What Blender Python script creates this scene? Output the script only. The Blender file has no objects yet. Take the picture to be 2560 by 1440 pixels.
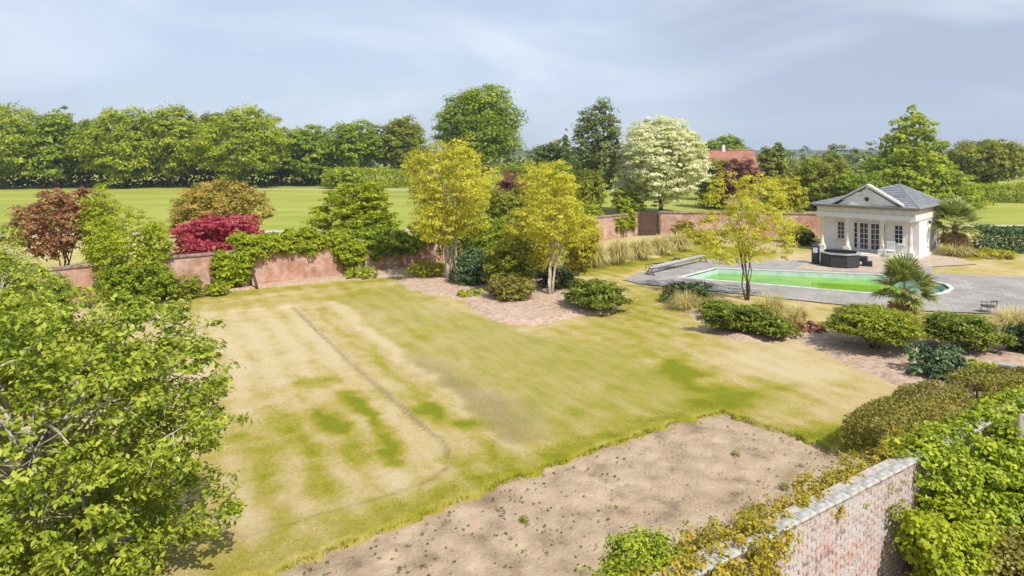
import bpy, math, random
import numpy as np
from mathutils import Vector, Matrix

# ------------------------------------------------------------------ camera, sky, sun, exposure
SC = bpy.context.scene
COL = SC.collection
F, HOR, CX, H = 1707.0, 385.0, 1280.0, 7.5        # focal length / horizon / centre of the photo, eye height in metres
R = math.radians

cam = bpy.data.cameras.new("camera")
cam.lens = 24.0
cam.sensor_width = 36.0
cam.shift_y = -335.0 / 2560.0
cam.clip_end = 9000.0
cam.clip_start = 0.1
camo = bpy.data.objects.new("camera", cam)
camo.location = (0, 0, H)
camo.rotation_euler = (R(90), 0, 0)
COL.objects.link(camo)
SC.camera = camo

SUN_DIR = Vector((0.55, -0.835, 0)).normalized()
SUN_EL = R(50)
SUN_VEC = Vector((SUN_DIR.x * math.cos(SUN_EL), SUN_DIR.y * math.cos(SUN_EL), math.sin(SUN_EL)))

world = bpy.data.worlds.new("World")
SC.world = world
world.use_nodes = True
wt = world.node_tree
wt.nodes.clear()


def wn(kind, **kw):
    n = wt.nodes.new(kind)
    for k, v in kw.items():
        setattr(n, k, v)
    return n


wo = wn('ShaderNodeOutputWorld')
wb = wn('ShaderNodeBackground')
wb.inputs[1].default_value = 0.092
sky = wn('ShaderNodeTexSky', sky_type='NISHITA')
sky.sun_disc = False
sky.sun_elevation = SUN_EL
sky.sun_rotation = math.atan2(SUN_DIR.x, SUN_DIR.y)
sky.air_density = 1.0
sky.dust_density = 1.6
sky.ozone_density = 2.0
tc = wn('ShaderNodeTexCoord')

def cloud_layer(rot, scl, nscale, detail, rough, lo, hi, loc=(0, 0, 0), dist=0.4):
    mp = wn('ShaderNodeMapping')
    mp.inputs['Location'].default_value = loc
    mp.inputs['Rotation'].default_value = (0, R(rot), 0)
    mp.inputs['Scale'].default_value = scl
    wt.links.new(tc.outputs['Generated'], mp.inputs[0])
    nz = wn('ShaderNodeTexNoise')
    nz.inputs['Scale'].default_value = nscale
    nz.inputs['Detail'].default_value = detail
    nz.inputs['Roughness'].default_value = rough
    nz.inputs['Distortion'].default_value = dist
    wt.links.new(mp.outputs[0], nz.inputs['Vector'])
    mr = wn('ShaderNodeMapRange', interpolation_type='SMOOTHSTEP')
    mr.inputs['From Min'].default_value = lo
    mr.inputs['From Max'].default_value = hi
    wt.links.new(nz.outputs[0], mr.inputs['Value'])
    return mr.outputs[0]


def wmix(fac, a, b, k=1.0):
    m = wn('ShaderNodeMix', data_type='RGBA')
    if isinstance(fac, float):
        m.inputs[0].default_value = fac
    else:
        s = wn('ShaderNodeMath', operation='MULTIPLY')
        s.inputs[1].default_value = k
        wt.links.new(fac, s.inputs[0])
        wt.links.new(s.outputs[0], m.inputs[0])
    wt.links.new(a, m.inputs[6])
    if isinstance(b, tuple):
        m.inputs[7].default_value = (*b, 1)
    else:
        wt.links.new(b, m.inputs[7])
    return m.outputs[2]


veil = wmix(0.72, sky.outputs[0], (5.4, 6.3, 7.9))                      # thin high overcast over the blue
grey = cloud_layer(12, (1.0, 1.0, 1.8), 1.0, 2, 0.5, 0.42, 0.66, (8.8, 7.9, 2.6), 0.2)
veil = wmix(grey, veil, (3.7, 4.4, 5.7), 0.85)                            # darker cloud bank
wisp = cloud_layer(24, (1.1, 1.1, 3.6), 2.0, 3.5, 0.5, 0.44, 0.80, (8.55, 4.9, 6.1), 0.6)
veil = wmix(wisp, veil, (7.4, 8.0, 8.8), 0.7)                           # pale cirrus wisps
wt.links.new(veil, wb.inputs[0])
wt.links.new(wb.outputs[0], wo.inputs[0])

sl = bpy.data.lights.new("sun", 'SUN')
sl.energy = 4.3
sl.angle = R(0.55)
sl.color = (1.0, 0.945, 0.85)
so = bpy.data.objects.new("sun", sl)
so.rotation_euler = (-SUN_VEC).to_track_quat('-Z', 'Y').to_euler()
so.location = (20, -20, 40)
COL.objects.link(so)

SC.view_settings.view_transform = 'Standard'
SC.view_settings.look = 'None'
SC.view_settings.exposure = 0.42
SC.view_settings.gamma = 1.0
SC.view_settings.use_curve_mapping = False
SC.render.engine = 'CYCLES'
SC.cycles.max_bounces = 6
SC.cycles.diffuse_bounces = 3
SC.cycles.glossy_bounces = 2
SC.cycles.transmission_bounces = 3
SC.cycles.volume_bounces = 0
SC.cycles.transparent_max_bounces = 4
SC.cycles.use_denoising = True


# ------------------------------------------------------------------ helpers
def U(x, y, z=0.0):
    """the point at height z that the photo shows at pixel (x, y)"""
    D = (H - z) * F / (y - HOR)
    return ((x - CX) / F * D, D)


def PX(x, D):
    return (x - CX) / F * D


def PZ(y, D):
    return H - (y - HOR) / F * D


def tag(o, label=None, cat=None, group=None, kind=None):
    if label: o['label'] = label
    if cat: o['category'] = cat
    if group: o['group'] = group
    if kind: o['kind'] = kind
    return o


def empty(name, loc, rz=0.0):
    o = bpy.data.objects.new(name, None)
    o.location = loc
    o.rotation_euler = (0, 0, rz)
    o.empty_display_size = 0.3
    COL.objects.link(o)
    return o


def link(name, me, parent=None, loc=None, rot=None):
    o = bpy.data.objects.new(name, me)
    COL.objects.link(o)
    if parent is not None:
        o.parent = parent
    if loc is not None:
        o.location = loc
    if rot is not None:
        o.rotation_euler = rot
    return o


def mesh_np(name, co, tris, mat, attrs=None, smooth=False, quads=False):
    """mesh from numpy arrays; attrs: {name: (domain, values)}"""
    k = 4 if quads else 3
    me = bpy.data.meshes.new(name)
    nv, nf = len(co), len(tris)
    me.vertices.add(nv)
    me.vertices.foreach_set('co', np.ascontiguousarray(co, dtype=np.float32).ravel())
    me.loops.add(nf * k)
    me.loops.foreach_set('vertex_index', np.ascontiguousarray(tris, dtype=np.int32).ravel())
    me.polygons.add(nf)
    me.polygons.foreach_set('loop_start', np.arange(0, nf * k, k, dtype=np.int32))
    me.polygons.foreach_set('loop_total', np.full(nf, k, dtype=np.int32))
    if smooth:
        me.polygons.foreach_set('use_smooth', np.ones(nf, dtype=bool))
    for an, (dom, val) in (attrs or {}).items():
        val = np.asarray(val, dtype=np.float32)
        a = me.attributes.new(an, 'FLOAT', dom)
        a.data.foreach_set('value', val.ravel())
    me.update(calc_edges=True)
    me.validate()
    if mat is not None:
        me.materials.append(mat)
    return me


class MB:
    """collects simple shapes; build() links them as one mesh object"""
    def __init__(s):
        s.v, s.f, s.sm = [], [], []

    def add(s, vs, fs, smooth=False):
        b = len(s.v)
        s.v += [tuple(v) for v in vs]
        s.f += [[b + i for i in f] for f in fs]
        s.sm += [smooth] * len(fs)
        return s

    def box(s, x0, x1, y0, y1, z0, z1, M=None):
        vs = [Vector((x, y, z)) for z in (z0, z1) for y in (y0, y1) for x in (x0, x1)]
        if M is not None:
            vs = [M @ v for v in vs]
        return s.add(vs, [(0, 2, 3, 1), (4, 5, 7, 6), (0, 1, 5, 4), (2, 6, 7, 3), (0, 4, 6, 2), (1, 3, 7, 5)])

    def cbox(s, x0, x1, y0, y1, z0, z1, c=0.01):
        """box with chamfered vertical and top edges"""
        vs = []
        for z, i in ((z0, 0), (z1 - c, 0), (z1, c)):
            x0i, x1i, y0i, y1i = x0 + i, x1 - i, y0 + i, y1 - i
            vs += [(x0i + c, y0i, z), (x1i - c, y0i, z), (x1i, y0i + c, z), (x1i, y1i - c, z),
                   (x1i - c, y1i, z), (x0i + c, y1i, z), (x0i, y1i - c, z), (x0i, y0i + c, z)]
        fs = [tuple(range(7, -1, -1)), tuple(range(16, 24))]
        for k in (0, 8):
            fs += [(k + i, k + (i + 1) % 8, k + 8 + (i + 1) % 8, k + 8 + i) for i in range(8)]
        return s.add(vs, fs)

    def lathe(s, prof, n=14, c=(0, 0, 0), smooth=True):
        vs, fs = [], []
        for r, z in prof:
            for i in range(n):
                a = 2 * math.pi * i / n
                vs.append((c[0] + r * math.cos(a), c[1] + r * math.sin(a), c[2] + z))
        for k in range(len(prof) - 1):
            for i in range(n):
                j = (i + 1) % n
                fs.append((k * n + i, k * n + j, (k + 1) * n + j, (k + 1) * n + i))
        s.add(vs, fs, smooth)
        s.add(vs[:n], [tuple(range(n - 1, -1, -1))])
        s.add(vs[-n:], [tuple(range(n))])
        return s

    def tube(s, pts, rad, n=7, smooth=True):
        pts = [Vector(p) for p in pts]
        if not hasattr(rad, '__len__'):
            rad = [rad] * len(pts)
        vs, fs = [], []
        ref = None
        for i, p in enumerate(pts):
            d = (pts[min(i + 1, len(pts) - 1)] - pts[max(i - 1, 0)])
            d = d.normalized() if d.length > 1e-6 else Vector((0, 0, 1))
            if ref is None:
                ref = Vector((1, 0, 0)) if abs(d.x) < 0.8 else Vector((0, 1, 0))
            a = (ref - d * ref.dot(d)).normalized()
            ref = a
            b = d.cross(a)
            for k in range(n):
                t = 2 * math.pi * k / n
                vs.append(p + (a * math.cos(t) + b * math.sin(t)) * rad[i])
        for i in range(len(pts) - 1):
            for k in range(n):
                j = (k + 1) % n
                fs.append((i * n + k, i * n + j, (i + 1) * n + j, (i + 1) * n + k))
        fs.append(tuple(range(n - 1, -1, -1)))
        fs.append(tuple((len(pts) - 1) * n + k for k in range(n)))
        return s.add(vs, fs, smooth)

    def prism(s, poly, z0, z1):
        n = len(poly)
        vs = [(x, y, z0) for x, y in poly] + [(x, y, z1) for x, y in poly]
        fs = [tuple(range(n - 1, -1, -1)), tuple(range(n, 2 * n))]
        fs += [(i, (i + 1) % n, n + (i + 1) % n, n + i) for i in range(n)]
        return s.add(vs, fs)

    def build(s, name, mat, parent=None, loc=None, rot=None):
        me = bpy.data.meshes.new(name)
        me.from_pydata([tuple(v) for v in s.v], [], s.f)
        me.polygons.foreach_set('use_smooth', s.sm)
        me.materials.append(mat)
        me.update()
        return link(name, me, parent, loc, rot)


_G = {}


def vnoise(x, y, scale, seed=0):
    """smooth value noise 0..1 on arrays"""
    if seed not in _G:
        _G[seed] = np.random.default_rng(seed + 77).random((64, 64))
    g = _G[seed]
    u, v = np.asarray(x) / scale + 300.3, np.asarray(y) / scale + 300.7
    iu, iv = np.floor(u).astype(int), np.floor(v).astype(int)
    fu, fv = u - iu, v - iv
    fu, fv = fu * fu * (3 - 2 * fu), fv * fv * (3 - 2 * fv)
    a, b = g[iu % 64, iv % 64], g[(iu + 1) % 64, iv % 64]
    c, d = g[iu % 64, (iv + 1) % 64], g[(iu + 1) % 64, (iv + 1) % 64]
    return (a * (1 - fu) + b * fu) * (1 - fv) + (c * (1 - fu) + d * fu) * fv


def fbm(x, y, scale, seed=0, oct=4):
    t, a, w = 0, 1.0, 0
    for k in range(oct):
        t = t + a * vnoise(x, y, scale / 2 ** k, seed + k)
        w += a
        a *= 0.55
    return t / w


def poly_sd(x, y, poly):
    """signed distance to a polygon, positive inside"""
    x, y = np.asarray(x, float), np.asarray(y, float)
    d = np.full(x.shape, 1e9)
    ins = np.zeros(x.shape, bool)
    n = len(poly)
    for i in range(n):
        (x0, y0), (x1, y1) = poly[i], poly[(i + 1) % n]
        ex, ey = x1 - x0, y1 - y0
        t = np.clip(((x - x0) * ex + (y - y0) * ey) / (ex * ex + ey * ey + 1e-12), 0, 1)
        d = np.minimum(d, np.hypot(x - x0 - t * ex, y - y0 - t * ey))
        c = ((y0 > y) != (y1 > y)) & (x < (x1 - x0) * (y - y0) / (y1 - y0 + 1e-12) + x0)
        ins ^= c
    return np.where(ins, d, -d)


def line_d(x, y, pts):
    d = np.full(np.shape(x), 1e9)
    for (x0, y0), (x1, y1) in zip(pts[:-1], pts[1:]):
        ex, ey = x1 - x0, y1 - y0
        t = np.clip(((x - x0) * ex + (y - y0) * ey) / (ex * ex + ey * ey + 1e-12), 0, 1)
        d = np.minimum(d, np.hypot(x - x0 - t * ex, y - y0 - t * ey))
    return d


def sstep(a, b, v):
    t = np.clip((v - a) / (b - a), 0, 1)
    return t * t * (3 - 2 * t)


# ------------------------------------------------------------------ materials
MATS = {}


def new_mat(name):
    m = bpy.data.materials.new(name)
    m.use_nodes = True
    nt = m.node_tree
    nt.nodes.clear()
    out = nt.nodes.new('ShaderNodeOutputMaterial')
    MATS[name] = m
    return m, nt, out


def nd(nt, kind, ins=None, **kw):
    n = nt.nodes.new(kind)
    for k, v in kw.items():
        setattr(n, k, v)
    for k, v in (ins or {}).items():
        if hasattr(v, 'is_output'):
            nt.links.new(v, n.inputs[k])
        else:
            n.inputs[k].default_value = v
    return n


def ramp(nt, fac, cols, pos=None):
    r = nd(nt, 'ShaderNodeValToRGB', {0: fac})
    el = r.color_ramp.elements
    pos = pos or [i / (len(cols) - 1) for i in range(len(cols))]
    while len(el) < len(cols):
        el.new(0.5)
    for e, p, c in zip(el, pos, cols):
        e.position = p
        e.color = (*c, 1)
    return r.outputs[0]


def leaf_mat(name, c0, c1, c2, trans=0.3, rough=0.55):
    m, nt, out = new_mat(name)
    at = nd(nt, 'ShaderNodeAttribute', attribute_name='rnd')
    col = ramp(nt, at.outputs['Fac'], [c0, c1, c2], [0.12, 0.5, 0.88])
    p = nd(nt, 'ShaderNodeBsdfPrincipled', {'Base Color': col, 'Roughness': rough, 'Specular IOR Level': 0.3})
    br = nd(nt, 'ShaderNodeMix', {0: 0.35, 6: col, 7: (0.35, 0.42, 0.02, 1)}, data_type='RGBA', blend_type='MULTIPLY')
    t = nd(nt, 'ShaderNodeBsdfTranslucent', {'Color': col})
    mx = nd(nt, 'ShaderNodeMixShader', {0: trans, 1: p.outputs[0], 2: t.outputs[0]})
    nt.nodes.remove(br)
    nt.links.new(mx.outputs[0], out.inputs[0])
    return m


def noise_mat(name, cols, scale=3.0, detail=6, rough=0.85, bump=0.25, bscale=None, spec=0.25, pos=None, coord='Object', stretch=None, bdist=0.02):
    m, nt, out = new_mat(name)
    t = nd(nt, 'ShaderNodeTexCoord')
    v = t.outputs[coord]
    if stretch:
        v = nd(nt, 'ShaderNodeMapping', {0: v, 'Scale': stretch}).outputs[0]
    n = nd(nt, 'ShaderNodeTexNoise', {'Vector': v, 'Scale': scale, 'Detail': detail, 'Roughness': 0.6})
    col = ramp(nt, n.outputs[0], cols, pos or [0.3 + 0.4 * i / (len(cols) - 1) for i in range(len(cols))])
    n2 = nd(nt, 'ShaderNodeTexNoise', {'Vector': v, 'Scale': bscale or scale * 4, 'Detail': 6, 'Roughness': 0.65})
    b = nd(nt, 'ShaderNodeBump', {'Strength': bump, 'Distance': bdist, 'Height': n2.outputs[0]})
    p = nd(nt, 'ShaderNodeBsdfPrincipled', {'Base Color': col, 'Roughness': rough, 'Specular IOR Level': spec, 'Normal': b.outputs[0]})
    nt.links.new(p.outputs[0], out.inputs[0])
    return m


L = {}
L['tree'] = leaf_mat('leaf_tree_green', (0.14, 0.205, 0.012), (0.36, 0.43, 0.02), (0.58, 0.61, 0.04), 0.46)
L['tree_deep'] = leaf_mat('leaf_tree_deep_green', (0.10, 0.165, 0.012), (0.27, 0.36, 0.02), (0.45, 0.52, 0.035), 0.45)
L['tree_olive'] = leaf_mat('leaf_tree_olive', (0.11, 0.14, 0.012), (0.27, 0.30, 0.022), (0.44, 0.44, 0.045), 0.44)
L['grey_green'] = leaf_mat('leaf_grey_green', (0.08, 0.115, 0.03), (0.19, 0.24, 0.055), (0.33, 0.37, 0.10), 0.4)
L['gold'] = leaf_mat('leaf_gold', (0.40, 0.39, 0.025), (0.62, 0.58, 0.045), (0.79, 0.74, 0.11), 0.52)
L['gold_green'] = leaf_mat('leaf_gold_green', (0.26, 0.26, 0.015), (0.48, 0.45, 0.03), (0.64, 0.57, 0.05), 0.48)
L['lime'] = leaf_mat('leaf_lime', (0.20, 0.26, 0.012), (0.40, 0.46, 0.02), (0.58, 0.61, 0.05), 0.48)
L['near'] = leaf_mat('leaf_near_tree', (0.13, 0.19, 0.014), (0.32, 0.39, 0.03), (0.55, 0.58, 0.09), 0.45, 0.4)
L['ivy'] = leaf_mat('leaf_ivy', (0.14, 0.21, 0.012), (0.34, 0.42, 0.02), (0.54, 0.58, 0.05), 0.4, 0.4)
L['dark'] = leaf_mat('leaf_dark_evergreen', (0.025, 0.05, 0.01), (0.065, 0.105, 0.018), (0.14, 0.185, 0.035), 0.18, 0.4)
L['blue_dark'] = leaf_mat('leaf_bluish_evergreen', (0.035, 0.075, 0.025), (0.09, 0.155, 0.05), (0.20, 0.28, 0.11), 0.18, 0.35)
L['juniper'] = leaf_mat('leaf_juniper', (0.09, 0.125, 0.014), (0.21, 0.26, 0.025), (0.36, 0.40, 0.05), 0.3, 0.6)
L['juniper_gold'] = leaf_mat('leaf_juniper_gold', (0.11, 0.15, 0.01), (0.29, 0.33, 0.02), (0.48, 0.50, 0.04), 0.3, 0.6)
L['white'] = leaf_mat('blossom_cream', (0.50, 0.53, 0.17), (0.76, 0.76, 0.43), (0.84, 0.84, 0.64), 0.45)
L['brown'] = leaf_mat('leaf_bronze', (0.16, 0.06, 0.03), (0.33, 0.15, 0.065), (0.48, 0.27, 0.12), 0.42)
L['crimson'] = leaf_mat('leaf_crimson', (0.30, 0.02, 0.05), (0.56, 0.085, 0.125), (0.74, 0.27, 0.25), 0.45)
L['orange'] = leaf_mat('leaf_orange_green', (0.22, 0.18, 0.025), (0.42, 0.32, 0.05), (0.60, 0.45, 0.10), 0.42)
L['purple'] = leaf_mat('leaf_purple_brown', (0.15, 0.06, 0.04), (0.28, 0.12, 0.08), (0.40, 0.20, 0.13), 0.4)
L['hedge_brown'] = leaf_mat('leaf_hedge_brown_tips', (0.12, 0.13, 0.02), (0.28, 0.25, 0.04), (0.45, 0.37, 0.08), 0.35)
L['creeper'] = leaf_mat('leaf_creeper_orange', (0.28, 0.26, 0.02), (0.47, 0.39, 0.035), (0.60, 0.42, 0.08), 0.42)
L['straw'] = leaf_mat('blade_straw', (0.46, 0.39, 0.13), (0.64, 0.55, 0.22), (0.74, 0.66, 0.32), 0.45, 0.7)
L['palm'] = leaf_mat('palm_blade', (0.11, 0.15, 0.02), (0.27, 0.31, 0.06), (0.46, 0.48, 0.16), 0.3, 0.4)
L['palm_dead'] = leaf_mat('palm_dead_blade', (0.16, 0.10, 0.035), (0.32, 0.20, 0.07), (0.46, 0.32, 0.12), 0.2, 0.6)
L['weed'] = leaf_mat('leaf_weed', (0.07, 0.09, 0.02), (0.20, 0.21, 0.04), (0.38, 0.36, 0.08), 0.2)

BARK = noise_mat('bark_brown', [(0.05, 0.035, 0.022), (0.13, 0.095, 0.06), (0.2, 0.16, 0.11)], 9, bump=0.5, stretch=(1, 1, 0.25))
BARK_PALE = noise_mat('bark_pale', [(0.30, 0.25, 0.18), (0.50, 0.44, 0.34), (0.62, 0.57, 0.47)], 9, bump=0.4, stretch=(1, 1, 0.3))
BARK_RED = noise_mat('bark_red_brown', [(0.07, 0.03, 0.015), (0.17, 0.07, 0.035), (0.26, 0.12, 0.06)], 9, bump=0.5, stretch=(1, 1, 0.3))
BARK_GREY = noise_mat('bark_grey', [(0.22, 0.19, 0.14), (0.40, 0.36, 0.28), (0.52, 0.48, 0.39)], 12, bump=0.5, stretch=(1, 1, 0.3))
PALM_BARK = noise_mat('palm_fibre', [(0.09, 0.05, 0.022), (0.22, 0.13, 0.06), (0.36, 0.25, 0.13)], 14, bump=0.9, stretch=(1, 1, 0.5), bdist=0.05)

WHITE = noise_mat('white_painted_render', [(0.62, 0.60, 0.585), (0.73, 0.715, 0.70), (0.77, 0.76, 0.75)], 1.6, rough=0.75, bump=0.08)
CREAM = noise_mat('cream_stone', [(0.50, 0.455, 0.38), (0.62, 0.58, 0.505), (0.66, 0.625, 0.555)], 2.5, rough=0.8, bump=0.1)
FRAME_WHITE = noise_mat('white_joinery', [(0.64, 0.63, 0.61), (0.70, 0.69, 0.68)], 5, rough=0.5, bump=0.03)
SLATE = noise_mat('slate_roof', [(0.13, 0.135, 0.15), (0.19, 0.195, 0.215), (0.25, 0.255, 0.28)], 2.2, rough=0.6, bump=0.2)
LEAD_PALE = noise_mat('pale_lead', [(0.36, 0.355, 0.33), (0.46, 0.45, 0.42)], 3, rough=0.6, bump=0.1)
LEAD = noise_mat('lead_flashing', [(0.22, 0.22, 0.20), (0.32, 0.31, 0.28)], 3, rough=0.55, bump=0.1)
BLACK = noise_mat('black_resin', [(0.018, 0.019, 0.022), (0.035, 0.037, 0.042)], 6, rough=0.45, bump=0.1)
CHARCOAL = noise_mat('charcoal_panel', [(0.03, 0.031, 0.036), (0.055, 0.057, 0.065)], 6, rough=0.5, bump=0.1)
CHARCOAL_PALE = noise_mat('grey_roll', [(0.26, 0.25, 0.26), (0.38, 0.37, 0.38)], 6, rough=0.6)
METAL = noise_mat('weathered_aluminium', [(0.42, 0.42, 0.44), (0.58, 0.57, 0.58)], 8, rough=0.4, bump=0.05)
DARK_METAL = noise_mat('dark_metal', [(0.045, 0.04, 0.04), (0.09, 0.08, 0.08)], 8, rough=0.5, bump=0.1)
TIMBER = noise_mat('brown_stained_timber', [(0.05, 0.022, 0.02), (0.09, 0.042, 0.035), (0.12, 0.06, 0.05)], 3, rough=0.7, bump=0.3, stretch=(4, 4, 0.4))
PAVE_TAN = noise_mat('sandstone_paving', [(0.32, 0.24, 0.17), (0.41, 0.325, 0.245), (0.48, 0.39, 0.31)], 1.4, rough=0.85, bump=0.15)
COPING_WHITE = noise_mat('white_pool_coping', [(0.40, 0.39, 0.37), (0.54, 0.53, 0.51), (0.62, 0.61, 0.59)], 2.5, rough=0.6, bump=0.1)
AQUA = noise_mat('pale_aqua_liner', [(0.32, 0.46, 0.40), (0.43, 0.57, 0.51), (0.50, 0.62, 0.56)], 2.0, rough=0.5, bump=0.05)
STONE = noise_mat('grey_coping_stone', [(0.16, 0.15, 0.10), (0.32, 0.305, 0.27), (0.46, 0.45, 0.435)], 9, rough=0.9, bump=0.5)
MULCH = noise_mat('pinkish_bark_mulch', [(0.29, 0.19, 0.135), (0.44, 0.315, 0.235), (0.54, 0.41, 0.325)], 5.0, 8, rough=0.95, bump=0.8, bscale=14, bdist=0.05)
GRAVEL = noise_mat('pale_gravel', [(0.33, 0.28, 0.21), (0.44, 0.39, 0.32), (0.53, 0.48, 0.41)], 5.0, rough=0.95, bump=0.4)
HILL = noise_mat('distant_wooded_hill', [(0.03, 0.05, 0.02), (0.06, 0.085, 0.03), (0.10, 0.13, 0.04)], 0.012, rough=1.0, bump=0.0)


def brick_mat(name, c1, c2, mortar, scale=1.0, lichen=(0.55, 0.42, 0.37), lichen_amt=0.8):
    """brickwork seen from afar: x along the wall, z up (object space)"""
    m, nt, out = new_mat(name)
    t = nd(nt, 'ShaderNodeTexCoord')
    s = nd(nt, 'ShaderNodeSeparateXYZ', {0: t.outputs['Object']})
    c = nd(nt, 'ShaderNodeCombineXYZ', {0: s.outputs[0], 1: s.outputs[2]})
    b = nd(nt, 'ShaderNodeTexBrick', {'Vector': c.outputs[0], 'Color1': (*c1, 1), 'Color2': (*c2, 1), 'Mortar': (*mortar, 1), 'Scale': scale,
                                      'Mortar Size': 0.008, 'Brick Width': 0.225, 'Row Height': 0.075, 'Bias': 0.0})
    n = nd(nt, 'ShaderNodeTexNoise', {'Vector': t.outputs['Object'], 'Scale': 0.55, 'Detail': 6, 'Roughness': 0.65})
    mr = nd(nt, 'ShaderNodeMapRange', {'Value': n.outputs[0], 'From Min': 0.42, 'From Max': 0.62, 'To Max': lichen_amt})
    mx = nd(nt, 'ShaderNodeMix', {0: mr.outputs[0], 6: b.outputs['Color'], 7: (*lichen, 1)}, data_type='RGBA')
    n2 = nd(nt, 'ShaderNodeTexNoise', {'Vector': t.outputs['Object'], 'Scale': 3.0, 'Detail': 5})
    v = nd(nt, 'ShaderNodeMapRange', {'Value': n2.outputs[0], 'From Min': 0.3, 'From Max': 0.7, 'To Min': 0.72, 'To Max': 1.15})
    hsv = nd(nt, 'ShaderNodeHueSaturation', {'Color': mx.outputs[2], 'Value': v.outputs[0]})
    bp = nd(nt, 'ShaderNodeBump', {'Strength': 0.5, 'Distance': 0.01, 'Height': b.outputs['Fac']}, invert=True)
    p = nd(nt, 'ShaderNodeBsdfPrincipled', {'Base Color': hsv.outputs[0], 'Roughness': 0.9, 'Specular IOR Level': 0.15, 'Normal': bp.outputs[0]})
    nt.links.new(p.outputs[0], out.inputs[0])
    return m


BRICK = brick_mat('red_brickwork', (0.38, 0.165, 0.10), (0.46, 0.23, 0.145), (0.44, 0.34, 0.28))
BRICK_FAR = brick_mat('house_brickwork', (0.36, 0.13, 0.08), (0.42, 0.18, 0.11), (0.40, 0.30, 0.25))


def near_brick_mat():
    m, nt, out = new_mat('old_lichened_brick')
    t = nd(nt, 'ShaderNodeTexCoord')
    g = nd(nt, 'ShaderNodeNewGeometry')
    at = nd(nt, 'ShaderNodeAttribute', attribute_name='rnd')
    base = ramp(nt, at.outputs['Fac'], [(0.20, 0.085, 0.055), (0.36, 0.15, 0.095), (0.46, 0.24, 0.17), (0.40, 0.32, 0.29)], [0.05, 0.35, 0.7, 0.95])
    n = nd(nt, 'ShaderNodeTexNoise', {'Vector': g.outputs['Position'], 'Scale': 1.3, 'Detail': 7, 'Roughness': 0.72})
    n3 = nd(nt, 'ShaderNodeTexNoise', {'Vector': g.outputs['Position'], 'Scale': 14.0, 'Detail': 4})
    ad = nd(nt, 'ShaderNodeMath', {0: n.outputs[0], 1: n3.outputs[0]}, operation='ADD')
    mr = nd(nt, 'ShaderNodeMapRange', {'Value': ad.outputs[0], 'From Min': 0.74, 'From Max': 1.06, 'To Max': 0.9})
    mx = nd(nt, 'ShaderNodeMix', {0: mr.outputs[0], 6: base, 7: (0.46, 0.43, 0.425, 1)}, data_type='RGBA')
    bp = nd(nt, 'ShaderNodeBump', {'Strength': 0.6, 'Distance': 0.01, 'Height': n3.outputs[0]})
    p = nd(nt, 'ShaderNodeBsdfPrincipled', {'Base Color': mx.outputs[2], 'Roughness': 0.92, 'Specular IOR Level': 0.15, 'Normal': bp.outputs[0]})
    nt.links.new(p.outputs[0], out.inputs[0])
    return m


BRICK_NEAR = near_brick_mat()
MORTAR = noise_mat('lime_mortar', [(0.26, 0.22, 0.19), (0.42, 0.37, 0.33), (0.52, 0.48, 0.45)], 6, rough=0.95, bump=0.5)


def tile_mat():
    m, nt, out = new_mat('clay_roof_tiles')
    t = nd(nt, 'ShaderNodeTexCoord')
    s = nd(nt, 'ShaderNodeSeparateXYZ', {0: t.outputs['Object']})
    c = nd(nt, 'ShaderNodeCombineXYZ', {0: s.outputs[0], 1: s.outputs[2]})
    b = nd(nt, 'ShaderNodeTexBrick', {'Vector': c.outputs[0], 'Color1': (0.30, 0.125, 0.085, 1), 'Color2': (0.36, 0.165, 0.115, 1), 'Mortar': (0.16, 0.06, 0.04, 1),
                                      'Mortar Size': 0.015, 'Brick Width': 0.3, 'Row Height': 0.2, 'Scale': 1.0})
    n = nd(nt, 'ShaderNodeTexNoise', {'Vector': t.outputs['Object'], 'Scale': 0.8, 'Detail': 5})
    v = nd(nt, 'ShaderNodeMapRange', {'Value': n.outputs[0], 'From Min': 0.3, 'From Max': 0.7, 'To Min': 0.75, 'To Max': 1.2})
    hsv = nd(nt, 'ShaderNodeHueSaturation', {'Color': b.outputs['Color'], 'Value': v.outputs[0]})
    p = nd(nt, 'ShaderNodeBsdfPrincipled', {'Base Color': hsv.outputs[0], 'Roughness': 0.85})
    nt.links.new(p.outputs[0], out.inputs[0])
    return m


TILE = tile_mat()


def paving_mat():
    m, nt, out = new_mat('grey_paving_slabs')
    t = nd(nt, 'ShaderNodeTexCoord')
    mp = nd(nt, 'ShaderNodeMapping', {0: t.outputs['Object'], 'Rotation': (0, 0, R(28))})
    b = nd(nt, 'ShaderNodeTexBrick', {'Vector': mp.outputs[0], 'Color1': (0.26, 0.24, 0.222, 1), 'Color2': (0.315, 0.292, 0.27, 1), 'Mortar': (0.20, 0.18, 0.165, 1),
                                      'Mortar Size': 0.014, 'Brick Width': 0.6, 'Row Height': 0.6, 'Scale': 1.0})
    n = nd(nt, 'ShaderNodeTexNoise', {'Vector': t.outputs['Object'], 'Scale': 0.5, 'Detail': 8, 'Roughness': 0.65})
    v = nd(nt, 'ShaderNodeMapRange', {'Value': n.outputs[0], 'From Min': 0.3, 'From Max': 0.7, 'To Min': 0.78, 'To Max': 1.25})
    hsv = nd(nt, 'ShaderNodeHueSaturation', {'Color': b.outputs['Color'], 'Value': v.outputs[0]})
    p = nd(nt, 'ShaderNodeBsdfPrincipled', {'Base Color': hsv.outputs[0], 'Roughness': 0.85, 'Specular IOR Level': 0.25})
    nt.links.new(p.outputs[0], out.inputs[0])
    return m


PAVING = paving_mat()


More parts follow.
